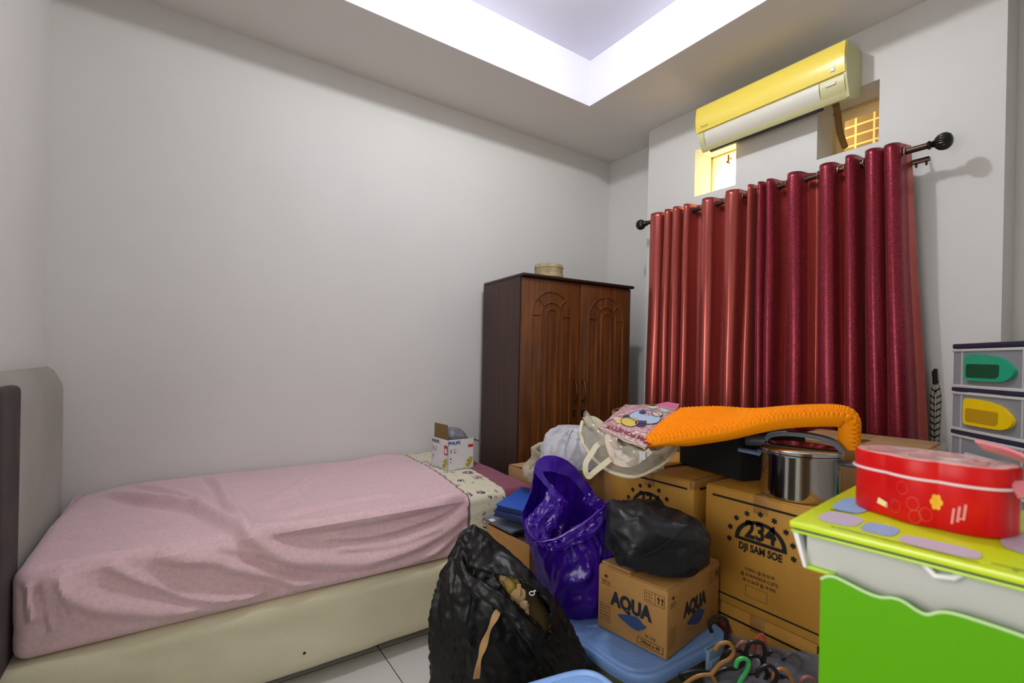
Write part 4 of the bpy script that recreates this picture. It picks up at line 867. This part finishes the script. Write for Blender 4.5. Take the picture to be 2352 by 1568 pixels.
g = MB(); g.loft([[a.lerp(b, i/8) for a, b in zip(e1, e2)] for i in range(9)], closed=False, cap=(False, False)); g.disp(crumple(.008, 12, 52)); g.build('gusset', 'clear', vb, fix=False)
MB().tube(e1, .0075, 10).build('piping', 'cream', vb); MB().tube(e2, .006, 8).build('piping', 'cream', vb)
g = MB(); g.tube(topc, .007, 8); g.ribbon(spline([inv @ P(x, y, t) for x, y, t in ((1345, 970, 2.0), (1362, 968, 2.02), (1385, 985, 2.0), (1400, 1000, 1.98))], 6), .05, (-FW.x, -FW.y, .6), .003); g.build('top_binding', 'cream', vb)
def strap(mb, pts, wd_, nrm): sp = spline([inv @ P(*p) for p in pts], 8); mb.ribbon(sp, wd_, nrm, .003)
g = MB(); strap(g, [(1392, 1012, 1.86), (1372, 1022, 1.83), (1358, 1042, 1.80), (1346, 1062, 1.78), (1345, 1082, 1.77), (1352, 1094, 1.77), (1362, 1086, 1.76), (1382, 1070, 1.76), (1402, 1054, 1.77)], .020, tuple(-FW+V((.0, 0, .5)))); g.build('strap', 'cream', vb)
for (x, y, t), r, mt_, nm, sd in (((1465, 1050, 1.90), (.085, .06, .05), 'cream', 'cream_cloth', 61), ((1430, 1030, 1.95), (.07, .06, .045), 'clear', 'inner_film', 62), ((1490, 1062, 1.92), (.07, .05, .035), 'creampink', 'pale_cloth', 63)):
    b_ = bmesh.new(); bmesh.ops.create_icosphere(b_, subdivisions=4, radius=1); q = MB()
    for v in b_.verts: v.co = V((v.co.x*r[0], v.co.y*r[1], v.co.z*r[2]))
    q.bm(b_, 0, None, True); q.disp(crumple(.02, 16, sd)); q.v = [tuple(V(p)+inv @ P(x, y, t)) for p in q.v]; q.v = [(a, b, max(c, .012)) for a, b, c in q.v]; q.build(nm, mt_, vb)
# printed tote on top
tb = thing('tote_bag', 'pink printed tote bag lettered POM PONETTE, lying upside down on the vinyl bag', 'bag', (P(1460, 980, 2.0).x, P(1460, 980, 2.0).y, P(1460, 980, 2.0).z)); inv = Matrix.Translation(-tb.location)
A, B_, C_, D_ = [inv @ P(*p) for p in ((1372, 984, 1.90), (1482, 1030, 1.76), (1556, 938, 2.16), (1436, 930, 2.25))]
def tq(u, v): return A.lerp(B_, u).lerp(D_.lerp(C_, u), v)
nt_ = (B_-A).cross(D_-A).normalized()
def tbulge(u, v, s): return tq(u, v) + nt_*s*(.018*max(0, 4*u*(1-u)*4*v*(1-v))**.5+.004 + .005*noise.noise(V((u*4, v*5, s))))
def totepat():
    m = mat('tote_print', 'b98894', .55, coat=.15); nt, b = nodes(m); N = nt.nodes.new; L = nt.links.new; tc = N('ShaderNodeTexCoord')
    nz_ = N('ShaderNodeTexNoise'); nz_.inputs['Scale'].default_value = 26; r = N('ShaderNodeValToRGB'); r.color_ramp.interpolation = 'CONSTANT'
    els = [(0, 'c9a4a8'), (.40, '8c5560'), (.43, 'c69aa2'), (.47, 'd9c3c0'), (.5, '8d5a66'), (.53, 'bd8c93'), (.57, 'a8756b'), (.62, 'd6bfb6')]
    for i, (p, c) in enumerate(els):
        e_ = r.color_ramp.elements[i] if i < 2 else r.color_ramp.elements.new(p); e_.position = p; e_.color = srgb(c)
    L(tc.outputs['Object'], nz_.inputs[0]); L(nz_.outputs[0], r.inputs[0]); L(r.outputs[0], b.inputs['Base Color']); return m
M['totepat'] = totepat(); g = MB(); NU, NV = 24, 24
fr_rows = [[tbulge(i/NU, j/NV, 1) for i in range(NU+1)] for j in range(NV+1)]; bk_rows = [[tbulge(i/NU, j/NV, -1) for i in range(NU+1)] for j in range(NV+1)]
g.loft(fr_rows, closed=False, cap=(False, False), mi=0); g.loft(bk_rows, closed=False, cap=(False, False), mi=1)
rimF = fr_rows[0]+[r[-1] for r in fr_rows[1:]]+fr_rows[-1][-2::-1]+[r[0] for r in fr_rows[-2:0:-1]]; rimB = bk_rows[0]+[r[-1] for r in bk_rows[1:]]+bk_rows[-1][-2::-1]+[r[0] for r in bk_rows[-2:0:-1]]
g.loft([rimF, rimB], cap=(False, False), mi=1); tbo = g.build('bag_body', ['totepat', 'creampink'], tb)
LH, LW = (D_-A).length, (B_-A).length
def onto(mb):      # lay flat print (u to the right along the mouth, v up the bag, metres) onto the bulging face
    mb.v = [tuple(tbulge(x/LW, y/LH, 1)+nt_*(.0012+z)) for x, y, z in mb.v]; return mb
g = MB(); I4 = Matrix.Identity(4); R180 = Matrix.Translation((LW*.60, .034, 0)) @ Matrix.Rotation(pi, 4, 'Z')
text(g, 'POM PONETTE', .036, R180, 0, 0, mi=0, bold=.0012, cond=.8); rect(g, I4, .0, .0, LW, .012, 1); rect(g, I4, .0, .055, LW, .057, 0)
disc(g, I4, LW*.62, LH*.52, .062, .075, 2, .001, 30); disc(g, I4, LW*.46, LH*.30, .034, .045, 3, .0014, 24); disc(g, I4, LW*.78, LH*.66, .02, .028, 1, .0016, 24); disc(g, I4, LW*.52, LH*.62, .014, .02, 4, .0016, 20); disc(g, I4, LW*.20, LH*.30, .014, .02, 1, .0014, 20); disc(g, I4, LW*.3, LH*.26, .02, .026, 3, .0013, 20); disc(g, I4, LW*.34, LH*.42, .02, .028, 4, .0011, 20); disc(g, I4, LW*.66, LH*.33, .022, .03, 4, .0011, 20); disc(g, I4, LW*.85, LH*.80, .014, .016, 5, .0012, 16); disc(g, I4, LW*.6, LH*.86, .02, .02, 5, .0012, 16); disc(g, I4, LW*.7, LH*.40, .006, .01, 0, .0018, 12)
arc(g, I4, LW*.62, LH*.52, .06, .063, 0, 2*pi, 4, sq=1.2, th=.002, n=40); arc(g, I4, LW*.46, LH*.3, .033, .036, 0, 2*pi, 0, sq=1.3, th=.002, n=30); arc(g, I4, LW*.78, LH*.66, .019, .022, 0, 2*pi, 4, sq=1.35, th=.0022, n=24)
stroke(g, I4, [(LW*.06, .07), (LW*.2, .16), (LW*.27, .09), (LW*.36, .12)], .004, 0); rect(g, I4, 0, LH*.93, LW, LH*.95, 0)
onto(g).build('bag_print', [mat('maroon_print', '7d1f33', .5), 'creampink', mat('pale_blue_print', 'a9bfd6', .5), mat('straw_print', 'd3bf57', .5), mat('navy_print', '2b2a55', .5), mat('mint_print', '9fcfb6', .5)], tbo, fix=False)
g = MB(); E_ = [tq(.55, 1), tq(1.0, 1), tq(.98, 1.12)+V((0, 0, .0)), tq(.72, 1.18), tq(.6, 1.1)]; g.add([p+nt_*.004 for p in E_]+[p-nt_*.012 for p in E_], [(0, 1, 2, 3, 4), (9, 8, 7, 6, 5)]+[(i, (i+1) % 5, 5+(i+1) % 5, 5+i) for i in range(5)]); g.build('pink_base', 'pink', tb)
for pts in ([(1398, 998, 1.85), (1396, 1012, 1.82), (1404, 1040, 1.79), (1412, 1058, 1.78), (1436, 1066, 1.77), (1460, 1060, 1.77), (1480, 1046, 1.75), (1494, 1034, 1.74)], [(1412, 1004, 1.84), (1410, 1024, 1.81), (1424, 1042, 1.80), (1446, 1054, 1.79), (1466, 1056, 1.78)]):
    g = MB(); sp = spline([inv @ P(*p) for p in pts], 7); g.ribbon(sp, .022, tuple(-FW+V((0, 0, .45))), .002); g.build('strap', 'creampink', tb)
g = MB(); fr = frame(inv @ P(1476, 1044, 1.735), tuple(RT), tuple(UP)); rect(g, fr, -.012, -.018, .010, .012); g.build('care_tag', 'white', tb, fix=False)

# orange knobbly mat folded over the cooker
om = thing('rubber_mat', 'folded orange knobbly mat draped over the tote bag and pressure cooker', 'mat', (P(1720, 985, 1.85).x, P(1720, 985, 1.85).y, P(1720, 985, 1.85).z)); inv = Matrix.Translation(-om.location)
NF = [((1474, 1026, 1.80), (1542, 950, 2.22)), ((1520, 1016, 1.78), (1580, 945, 2.22)), ((1600, 1005, 1.76), (1650, 943, 2.18)), ((1680, 992, 1.74), (1700, 946, 2.14)), ((1745, 976, 1.72), (1755, 950, 2.08)), ((1810, 964, 1.71), (1815, 947, 2.02)), ((1880, 959, 1.70), (1885, 944, 1.98)), ((1940, 959, 1.69), (1942, 945, 1.96)), ((1966, 968, 1.69), (1966, 956, 1.94)), ((1969, 1000, 1.69), (1968, 985, 1.93)), ((1967, 1034, 1.69), (1966, 1020, 1.92))]
NF = [((x0-18*min(1, i/6), y0, t0), (x1-18*min(1, i/6), y1, t1)) for i, ((x0, y0, t0), (x1, y1, t1)) in enumerate(NF)]
nn = spline([inv @ P(*a) for a, b in NF], 40); ff = spline([inv @ P(*b) for a, b in NF], 40)
mid = [a.lerp(b, .5) for a, b in zip(nn, ff)]; cum = [0]
for a, b in zip(mid, mid[1:]): cum.append(cum[-1]+(b-a).length)
NX = int(cum[-1]/.0021); NYv = 190; s0, n2, f2 = 0, [], []
for i in range(NX):
    d = cum[-1]*i/(NX-1)
    while s0 < len(cum)-2 and cum[s0+1] < d: s0 += 1
    t = min(1, (d-cum[s0])/max(1e-9, cum[s0+1]-cum[s0])); n2.append(nn[s0].lerp(nn[s0+1], t)); f2.append(ff[s0].lerp(ff[s0+1], t))
nn, ff = n2, f2
top, und = [], []
for i in range(NX):
    a, b = nn[i], ff[i]; ax_ = (nn[min(i+1, NX-1)]-nn[max(i-1, 0)]).normalized(); nrm = ax_.cross(b-a).normalized()
    if nrm.z < -.2 or (nrm.dot(FW) > .3 and nrm.z < .3): nrm = -nrm
    rt, ru = [], []
    for j in range(NYv+1):
        t = j/NYv; e_ = max(0, min(1, min(t, 1-t)/.05))**.5
        u_, v_ = i*1.0, t*(b-a).length/.0150
        bx_ = math.sin(pi*(i*.0021/.0155+.5*(int(v_) % 2))); by_ = math.sin(pi*v_)
        k = (abs(bx_)*abs(by_))**.6
        p = a.lerp(b, t); rt.append(p + nrm*(.010*sin(pi*min(1,t))+.018*e_ - .006 + .0155*k)); ru.append(p - nrm*((.014+.022*max(0, 1-1.5*t)*min(1, i/(.2*NX)))*e_))
    top.append(rt); und.append(ru)
g = MB(); loops = [t+u[::-1] for t, u in zip(top, und)]; g.loft(loops); g.build('mat_sheet', 'orange', om)
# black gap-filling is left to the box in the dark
# pressure cooker
pt = PZ(1850, 1118, 2*HB+.012); pk = thing('pressure_cooker', 'stainless steel pressure cooker with blue handles on the brown 234 carton', 'pressure cooker', (1.868, .842, 2*HB+.0125), math.radians(20)); pk.scale = (1.06, 1.06, 1.1)
R0 = .122
MB().lathe([(0, 0), (R0-.012, 0), (R0-.004, .003), (R0, .012), (R0, .135), (R0+.003, .14), (R0+.003, .146), (R0-.004, .147), (R0-.006, .02), (0, .01)], 72).build('pot_body', 'steel', pk)
ld = MB().lathe([(R0+.002, .147), (R0+.006, .149), (R0+.006, .158), (R0, .163), (R0-.02, .168), (.05, .172), (0, .173)], 72).build('lid', 'steel', pk)
# long handle and side lug in camera-side orientation: local +y points away from the doorway
def hd(mb, a, b, w0, w1, h0, h1, z0, z1):
    a, b = V(a), V(b); t = (b-a).normalized(); s = V((-t.y, t.x, 0)); rings = []
    for i in range(9):
        q = i/8; c = a.lerp(b, q); w_ = (w0+(w1-w0)*q)*(1-.45*max(0, (q-.8)/.2)**2); h_ = h0+(h1-h0)*q; z = z0+(z1-z0)*q
        rings.append([c+s*w_*cos(2*pi*k/20)+V((0, 0, z+h_*sin(2*pi*k/20))) for k in range(20)])
    mb.loft(rings); return mb
dr_ = lambda ang: V((cos(ang), sin(ang), 0))
aL = math.radians(104)-math.radians(20); aR = aL+pi
g = hd(MB(), dr_(aL)*(R0-.01), dr_(aL)*(R0+.075), .030, .024, .008, .007, .122, .126); g.build('lower_handle', 'potblue', pk)
g = MB(); g.box((R0-.02, -.026, .115), (R0+.008, .026, .14), .005, M4=Matrix.Rotation(aL, 4, 'Z')); g.build('handle_bracket', 'potgrey', pk)
g = hd(MB(), dr_(aL)*(R0-.02), dr_(aL)*(R0+.05), .030, .028, .020, .022, .170, .166); g.build('upper_handle', 'potgrey', pk)
g = MB(); arch = spline([dr_(aL)*(R0-.02)+V((0, 0, .172)), dr_(aL)*(R0*.72)+V((0, 0, .190)), dr_(aL)*(R0*.3)+V((0, 0, .202)), dr_(aR)*(R0*.3)+V((0, 0, .202)), dr_(aR)*(R0*.78)+V((0, 0, .190)), dr_(aR)*(R0+.006)+V((0, 0, .16))], 8)
g.ribbon(arch, [.05]*len(arch), [(p.x*1.2, p.y*1.2, .12+p.z) for p in arch], .013); g.build('lid_bridge', 'potgrey', pk)
g = MB(); n_ = len(arch)//3; g.ribbon([p+V((0, 0, .0075)) for p in arch[1:n_+4]], .046, [(p.x*1.2, p.y*1.2, .12+p.z) for p in arch[1:n_+4]], .006); g.build('blue_inlay', 'potblue', pk)['label'] = 'blue inlay of the lid bridge'
g = hd(MB(), dr_(aR)*(R0-.005), dr_(aR)*(R0+.05), .028, .024, .008, .008, .125, .125); g.build('side_handle', 'potgrey', pk)

# bag of hangers
hb_ = thing('plastic_bag', 'open clear plastic bag full of clothes hangers on the floor by the green cabinet', 'plastic bag', (1.45, .80, 0)); inv = Matrix.Translation(-hb_.location)
rr = []
for c, y, t, hw, dr in ((1775, 1790, 1.52, .12, .07), (1775, 1780, 1.52, .155, .09), (1770, 1700, 1.52, .165, .095), (1765, 1620, 1.53, .17, .10), (1760, 1560, 1.53, .175, .10)): rr.append(cring(c, y, t, hw, dr))
rim = [(1880, 1508, 1.50), (1850, 1496, 1.62), (1815, 1512, 1.63), (1770, 1516, 1.63), (1700, 1480, 1.64), (1650, 1445, 1.62), (1637, 1460, 1.55), (1650, 1490, 1.46), (1690, 1524, 1.42), (1735, 1556, 1.40), (1790, 1580, 1.38), (1860, 1560, 1.42)]
rr.append(jring(rim)); g = MB(); g.loft(rings_spline(rr, 6), cap=(True, False)); g.disp(crumple(.014, 11, 71)); g.v = [tuple(inv @ V((x, y, max(z, .002)))) for x, y, z in g.v]; o = g.build('bag_body', 'greyfilm', hb_, fix=True)
def hanger(label, mt_, hook, tip, wide, t, tilt, flat_=False):
    """hook at the top, triangle body hanging below, in the plane facing the camera tilted by tilt"""
    o = thing('clothes_hanger', label, 'clothes hanger', tuple(P(hook[0], hook[1], t)), 0, 'clothes hangers in the bag'); rm = Matrix((RT, FW, UP)).transposed().to_4x4() @ Matrix.Rotation(tilt, 4, 'Y'); o.rotation_euler = rm.to_euler()
    g = MB(); s = wide
    if flat_: sp = spline([(-.004, 0, -.16), (-.01, 0, -.03), (0, 0, 0), (.02, 0, 0), (.045, 0, -.13), (.055, 0, -.2)], 6); g.ribbon(sp, .010, (0, -1, 0), .005); g.ribbon(spline([(.008, 0, -.10), (.012, 0, -.03), (.018, 0, -.03), (.034, 0, -.12)], 6), .006, (0, -1, 0), .004)
    else:
        hk = [(-.022*s, 0, -.018), (-.02*s, 0, .004), (0, 0, .018*s), (.022*s, 0, .006), (.022*s, 0, -.02), (.008, 0, -.05), (0, 0, -.09)]; g.tube(spline(hk, 6), .0065, 8)
        g.tube(spline([(0, 0, -.09), (.035, 0, -.115), (.06, 0, -.16), (.055, 0, -.175), (-.055, 0, -.175), (-.06, 0, -.16), (-.035, 0, -.115), (0, 0, -.09)], 5), .006, 8)
    g.build('frame', mt_, o); return o
hanger('tan hooked hanger nearest the blue bin clip in the hanger bag', 'tan_h', (1666, 1490), 0, 1.2, 1.50, .5)
hanger('rose hooked hanger with a round hook in the middle of the hanger bag', 'pink_h', (1708, 1488), 0, 1.1, 1.55, -.2)
hanger('green plastic hanger in the hanger bag', 'green_h', (1706, 1522), 0, .8, 1.46, .25)
hanger('flat orange red hanger standing upright in the hanger bag', 'red_h', (1742, 1464), 0, 1, 1.58, .05, True)
hanger('black hanger with a wide flat arm in the hanger bag', 'black_h', (1732, 1490), 0, 1.3, 1.50, -.5)
hanger('dark hanger leaning out at the far corner of the hanger bag by the AQUA carton', 'black_h', (1648, 1432), 0, 1.3, 1.60, -.4)
hanger('rose hanger beside the green cabinet in the hanger bag', 'pink_h', (1855, 1566), 0, .9, 1.48, .3)
hanger('thin black hanger arching beside the green cabinet', 'black_h', (1818, 1520), 0, 1.5, 1.56, .1)

for lab, mt_, hk, t_, s_, a_ in (('black hanger hooked low behind the green hanger in the hanger bag', 'black_h', (1735, 1520), 1.53, 1.2, .7), ('tan hanger lying low by the front film of the hanger bag', 'tan_h', (1790, 1552), 1.46, 1.0, -.9),
        ('black hanger between the red hanger and the cabinet in the hanger bag', 'black_h', (1775, 1512), 1.57, 1.4, -.3), ('black hanger under the tan hook in the hanger bag', 'black_h', (1690, 1508), 1.52, 1.3, .9), ('black hanger with a broad hook at the front of the hanger bag', 'black_h', (1762, 1545), 1.45, 1.3, .2)):
    hanger(lab, mt_, hk, 0, s_, t_, a_)

# ------------------------------------------------------------------ green cabinet, tin, drawers
CA = math.radians(6); cab = thing('toy_cabinet', 'lime green and white cabinet with a wavy topped green door, carrying the red tin', 'cabinet', (.753, .349, 0), CA)
W_, D2 = .36, .62; ZT_ = 1.12        # local x = depth away from the viewer, local -y = along the front
MB().box((.012, -D2+.05, 0), (W_, -.046, 1.02), .002).build('carcass', 'cabside', cab)
g = MB(); g.prism([(0, 0), (-D2, 0), (-D2, .018), (0, .018)], 0, .0, Matrix.Identity(4)) if False else None
g = MB(); g.box((-.004, -D2, ZT_-.010), (W_+.01, .002, ZT_), .003, mi=0); g.box((-.0035, -D2, ZT_-.0165), (W_+.008, .0, ZT_-.0125), .0015, mi=1); g.box((.0005, -D2+.003, ZT_-.0126), (W_, -.004, ZT_-.0099), mi=2); tp = g.build('top_board', ['limetop', 'lime', 'navy'], cab)
q = MB(); fr = frame((0, 0, ZT_), (0, -1, 0), (1, 0, 0))
for ii, (u0, v0, u1, v1, mi) in enumerate(((.02, .03, .07, .10, 0), (.075, .028, .115, .085, 1), (.12, .015, .20, .06, 0), (.015, .11, .06, .22, 1), (.03, .24, .09, .33, 2), (.21, .09, .30, .2, 0), (.24, .12, .5, .30, 3), (.1, .22, .2, .32, 0))):
    cx_, cy_ = (u0+u1)/2, (v0+v1)/2; pts = [(cx_+abs(cos(2*pi*i/28))**.6*(1 if cos(2*pi*i/28) > 0 else -1)*(u1-u0)/2, cy_+abs(sin(2*pi*i/28))**.6*(1 if sin(2*pi*i/28) > 0 else -1)*(v1-v0)/2) for i in range(28)]; poly(q, fr, pts, mi, .0006+.0002*ii)
stroke(q, fr, [(.02, .105), (.05, .112)], .004, 4, .0009); stroke(q, fr, [(.055, .013), (.2, .009)], .002, 4, .0009); stroke(q, fr, [(.21, .02), (.3, .02)], .002, 4, .0009)
for u in (.05, .08, .11, .23, .27): disc(q, fr, u, .012, .003, .002, 2, .001, 10)
q.build('top_print', ['lilac', 'bluep', 'greenp', 'white', 'navy'], tp, fix=False)
g = MB(); g.add([(.004, 0, ZT_-.015), (.004, -.007, ZT_-.015), (.004, -.020, ZT_-.066), (.004, -.016, ZT_-.066)]+[(W_, 0, ZT_-.015), (W_, -.007, ZT_-.015), (W_, -.020, ZT_-.066), (W_, -.016, ZT_-.066)], [(0, 1, 2, 3), (7, 6, 5, 4), (0, 4, 5, 1), (1, 5, 6, 2), (2, 6, 7, 3), (3, 7, 4, 0)]); g.build('side_board', 'white', cab)
MB().box((.006, -.055, ZT_-.068), (W_, -.018, ZT_-.063), .001).build('lower_rail', 'lime', cab)
MB().box((.016, -D2+.012, ZT_-.064), (.022, -.016, ZT_-.0155)).box((.016, -D2+.012, ZT_-.12), (.022, -.046, ZT_-.064)).build('front_board', 'cabwhite', cab)
MB().tube([(.010, -.150, ZT_-.018), (.006, -.162, ZT_-.028), (.008, -.178, ZT_-.025), (.012, -.186, ZT_-.018)], .004, 8).build('handle', 'white', cab)
wave = [(-.042, 1.049), (-.050, 1.0555), (-.060, 1.0575), (-.075, 1.0545), (-.095, 1.050), (-.110, 1.0495), (-.122, 1.0535), (-.133, 1.0535), (-.147, 1.0475), (-.157, 1.0465), (-.168, 1.054), (-.180, 1.0575), (-.20, 1.058), (-.24, 1.056), (-.28, 1.05), (-.32, 1.055), (-.38, 1.06), (-.45, 1.05), (-D2+.02, 1.05)]
wv = [(p.x, p.y) for p in spline([V((a, b, 0)) for a, b in wave], 6)]
g = MB(); fr = Matrix(((0, 0, -1, 0), (1, 0, 0, 0), (0, 1, 0, 0), (0, 0, 0, 1))); g.prism([(-D2+.02, .06), (wv[0][0], .06)]+wv, -.004, .008, fr); dr = g.build('door', 'green', cab)
MB().tube([(-.007, a, b) for a, b in wv], .0022, 8).build('door_edge', 'palegreen', dr)

# heart-shaped red tin
tn = thing('tin_box', 'red scalloped tin box with a pale pink picture lid, on the lime cabinet top', 'tin', (.948, .238, ZT_+.0012), math.radians(-4))
def scal(q, a=.062, b=.098, n=6): return (a*b/math.sqrt((b*cos(q))**2+(a*sin(q))**2))*(.925+.095*abs(cos(n*q/2+.2)))
def tl(s, z): return [V((scal(2*pi*j/144)*s*cos(2*pi*j/144), scal(2*pi*j/144)*s*sin(2*pi*j/144), z)) for j in range(144)]
TH = .094
g = MB(); g.loft([tl(.97, 0), tl(1, .003), tl(1, .066)], cap=(True, True)); tb_ = g.build('tin_body', 'red', tn)
g = MB(); g.loft([tl(1.012, .067), tl(1.02, .069), tl(1.02, TH-.003), tl(1.0, TH)], cap=(True, True)); ldt = g.build('lid', 'red', tn)
g = MB(); g.loft([tl(.985, TH), tl(.985, TH+.0012)], cap=(True, True)); g.build('lid_picture', 'pinklid', ldt)
q = MB(); fr = frame((0, 0, TH+.0012), (1, 0, 0), (0, 1, 0))
for i, (x, y) in enumerate(((-.02, .055), (.022, .045), (-.022, .0), (.024, -.01), (-.015, -.055), (.02, -.06))): arc(q, fr, x, y, .017, .021, 0, 2*pi, 0, n=28); disc(q, fr, x, y, .014, .014, 1+(i % 2), n=20)
q.build('lid_pattern', ['pinkwire', 'rose', 'pinklid'], ldt, fix=False)
MB().tube(tl(1.035, .067), .0022, 8, closed=True).build('rolled_rim', 'pinkwire', tn)
# front decorations wrap the side of the tin
def wrap(mb, q0):      # u (metres along the side, clockwise seen from above), v height
    out = []
    for x, y, z in mb.v:
        q = q0 + x/.085; r = scal(q)*1.0+z; out.append((r*cos(q), r*sin(q), y))
    mb.v = out; return mb
q = MB(); I4 = Matrix.Identity(4)
for i in range(6): disc(q, I4, .065+.006*cos(i*pi/3), .038+.0075*sin(i*pi/3), .0035, .0045, 0, .001, 12)
disc(q, I4, .065, .038, .004, .005, 0, .0012, 12)
poly(q, I4, [(-.034, .017), (-.020, .013), (-.018, .021), (-.032, .026)], 1, .001); disc(q, I4, -.019, .017, .003, .0042, 2, .0013, 12)
for i, a in enumerate((.085, .091, .097)): stroke(q, I4, [(a, .012+.004*i), (a+.002, .034+.004*i)], .0028, 3, .001)
stroke(q, I4, [(.091, .02), (.097, .022)], .002, 3, .001)
for x, y in ((.0, .02), (.03, .03), (.034, .012), (.05, .018), (.012, .05)): arc(q, I4, x, y, .009, .0098, 0, 2*pi, 4, th=.0008, n=24)
wrap(q, math.radians(180)-.35); q.build('tin_print', ['leaf', 'cookie', 'rose', 'rose', mat('tin_swirl', 'd2452e', .4)], tb_, fix=False)
# folded strap handle at the near end
q = MB(); sp = spline([(-.02, -.094, TH-.025), (-.005, -.116, TH-.022), (.012, -.118, TH-.005), (.02, -.10, TH+.010), (.03, -.07, TH+.018), (.035, -.045, TH+.022)], 8); q.ribbon(sp, .030, [(.2, -1, .6)]*len(sp), .004); q.build('handle', 'pinkplastic', tn)

# plastic drawer tower on a carton
u_ = V((-.72, -.69, 0)).normalized(); DA = math.atan2(u_.y, u_.x)
p0 = P(2187, 790, 2.0); dt = thing('drawer_tower', 'clear plastic drawer tower with teal and yellow handles, by the corner of the wall', 'drawer unit', (p0.x, p0.y, .545), DA)
DW, DD, PT = .40, .34, .1735; ND = 5; HT = p0.z-.545; z = HT
MB().box((0, 0, HT-.02), (DW, DD, HT), .005).build('top_board', 'navy', dt)
COLS = [('tealdark', 'teal'), ('yellowdark', 'yellow'), ('drawerrim', 'drawerclear'), ('rose', 'pinkplastic'), ('tealdark', 'teal')]
for k in range(ND):
    z1 = HT-.02-k*PT; z0 = max(.004, z1-PT+.018)
    if z1 < .06: break
    dw = MB()
    dw.box((.005, .004, z0), (DW-.005, .007, z1-.012)); dw.box((.005, .004, z0), (.008, DD-.02, z1-.012)); dw.box((DW-.008, .004, z0), (DW-.005, DD-.02, z1-.012)); dw.box((.005, DD-.023, z0), (DW-.005, DD-.02, z1-.012)); dw.box((.005, .004, z0), (DW-.005, DD-.02, z0+.003)); d_ = dw.build('drawer', 'drawerclear', dt)
    g = MB(); g.box((0, -.002, z1-.012), (DW, .006, z1-.002), .002); g.box((0, -.001, z0-.002), (DW, .006, z0+.01), .002)
    for x in (.055, DW-.05): g.box((x, .0, z0), (x+.004, .006, z1-.01))
    g.build('drawer_rim', 'drawerrim', d_)
    g = MB(); fr = frame((.085, 0.003, (z0+z1)/2-.05), (1, 0, 0), (0, 0, 1)); out = [(0, .012), (.006, .003), (.03, 0), (.16, 0), (.21, .008), (.238, .03), (.235, .05), (.20, .078), (.15, .095), (.09, .102), (.02, .104), (.004, .098), (0, .085)]
    o2 = [(p.x, p.y) for p in spline([V((a, b, 0)) for a, b in out], 4, True)]; g.prism(o2, 0, .012, fr); hnd = g.build('handle', COLS[k][1], d_)
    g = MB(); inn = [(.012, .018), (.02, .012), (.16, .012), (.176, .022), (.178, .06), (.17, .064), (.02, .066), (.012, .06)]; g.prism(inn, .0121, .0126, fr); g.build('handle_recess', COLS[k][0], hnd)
    MB().box((0, 0, z0-.018), (DW, DD, z0-.003), .003).build('shelf_rail', 'navy', dt)
for x in (0, DW-.03):
    for y in (.012, DD-.03): MB().box((x+.002, y, 0), (x+.028, y+.028, HT-.01)).build('post', 'drawerclear', dt)
c_ = dt.location; carton('plain carton on the floor that lifts up the drawer tower', (c_.x, c_.y, 0), DA, .42, .36, .538, board='carton', tape=False)
# small white switch plate and wall scuffs
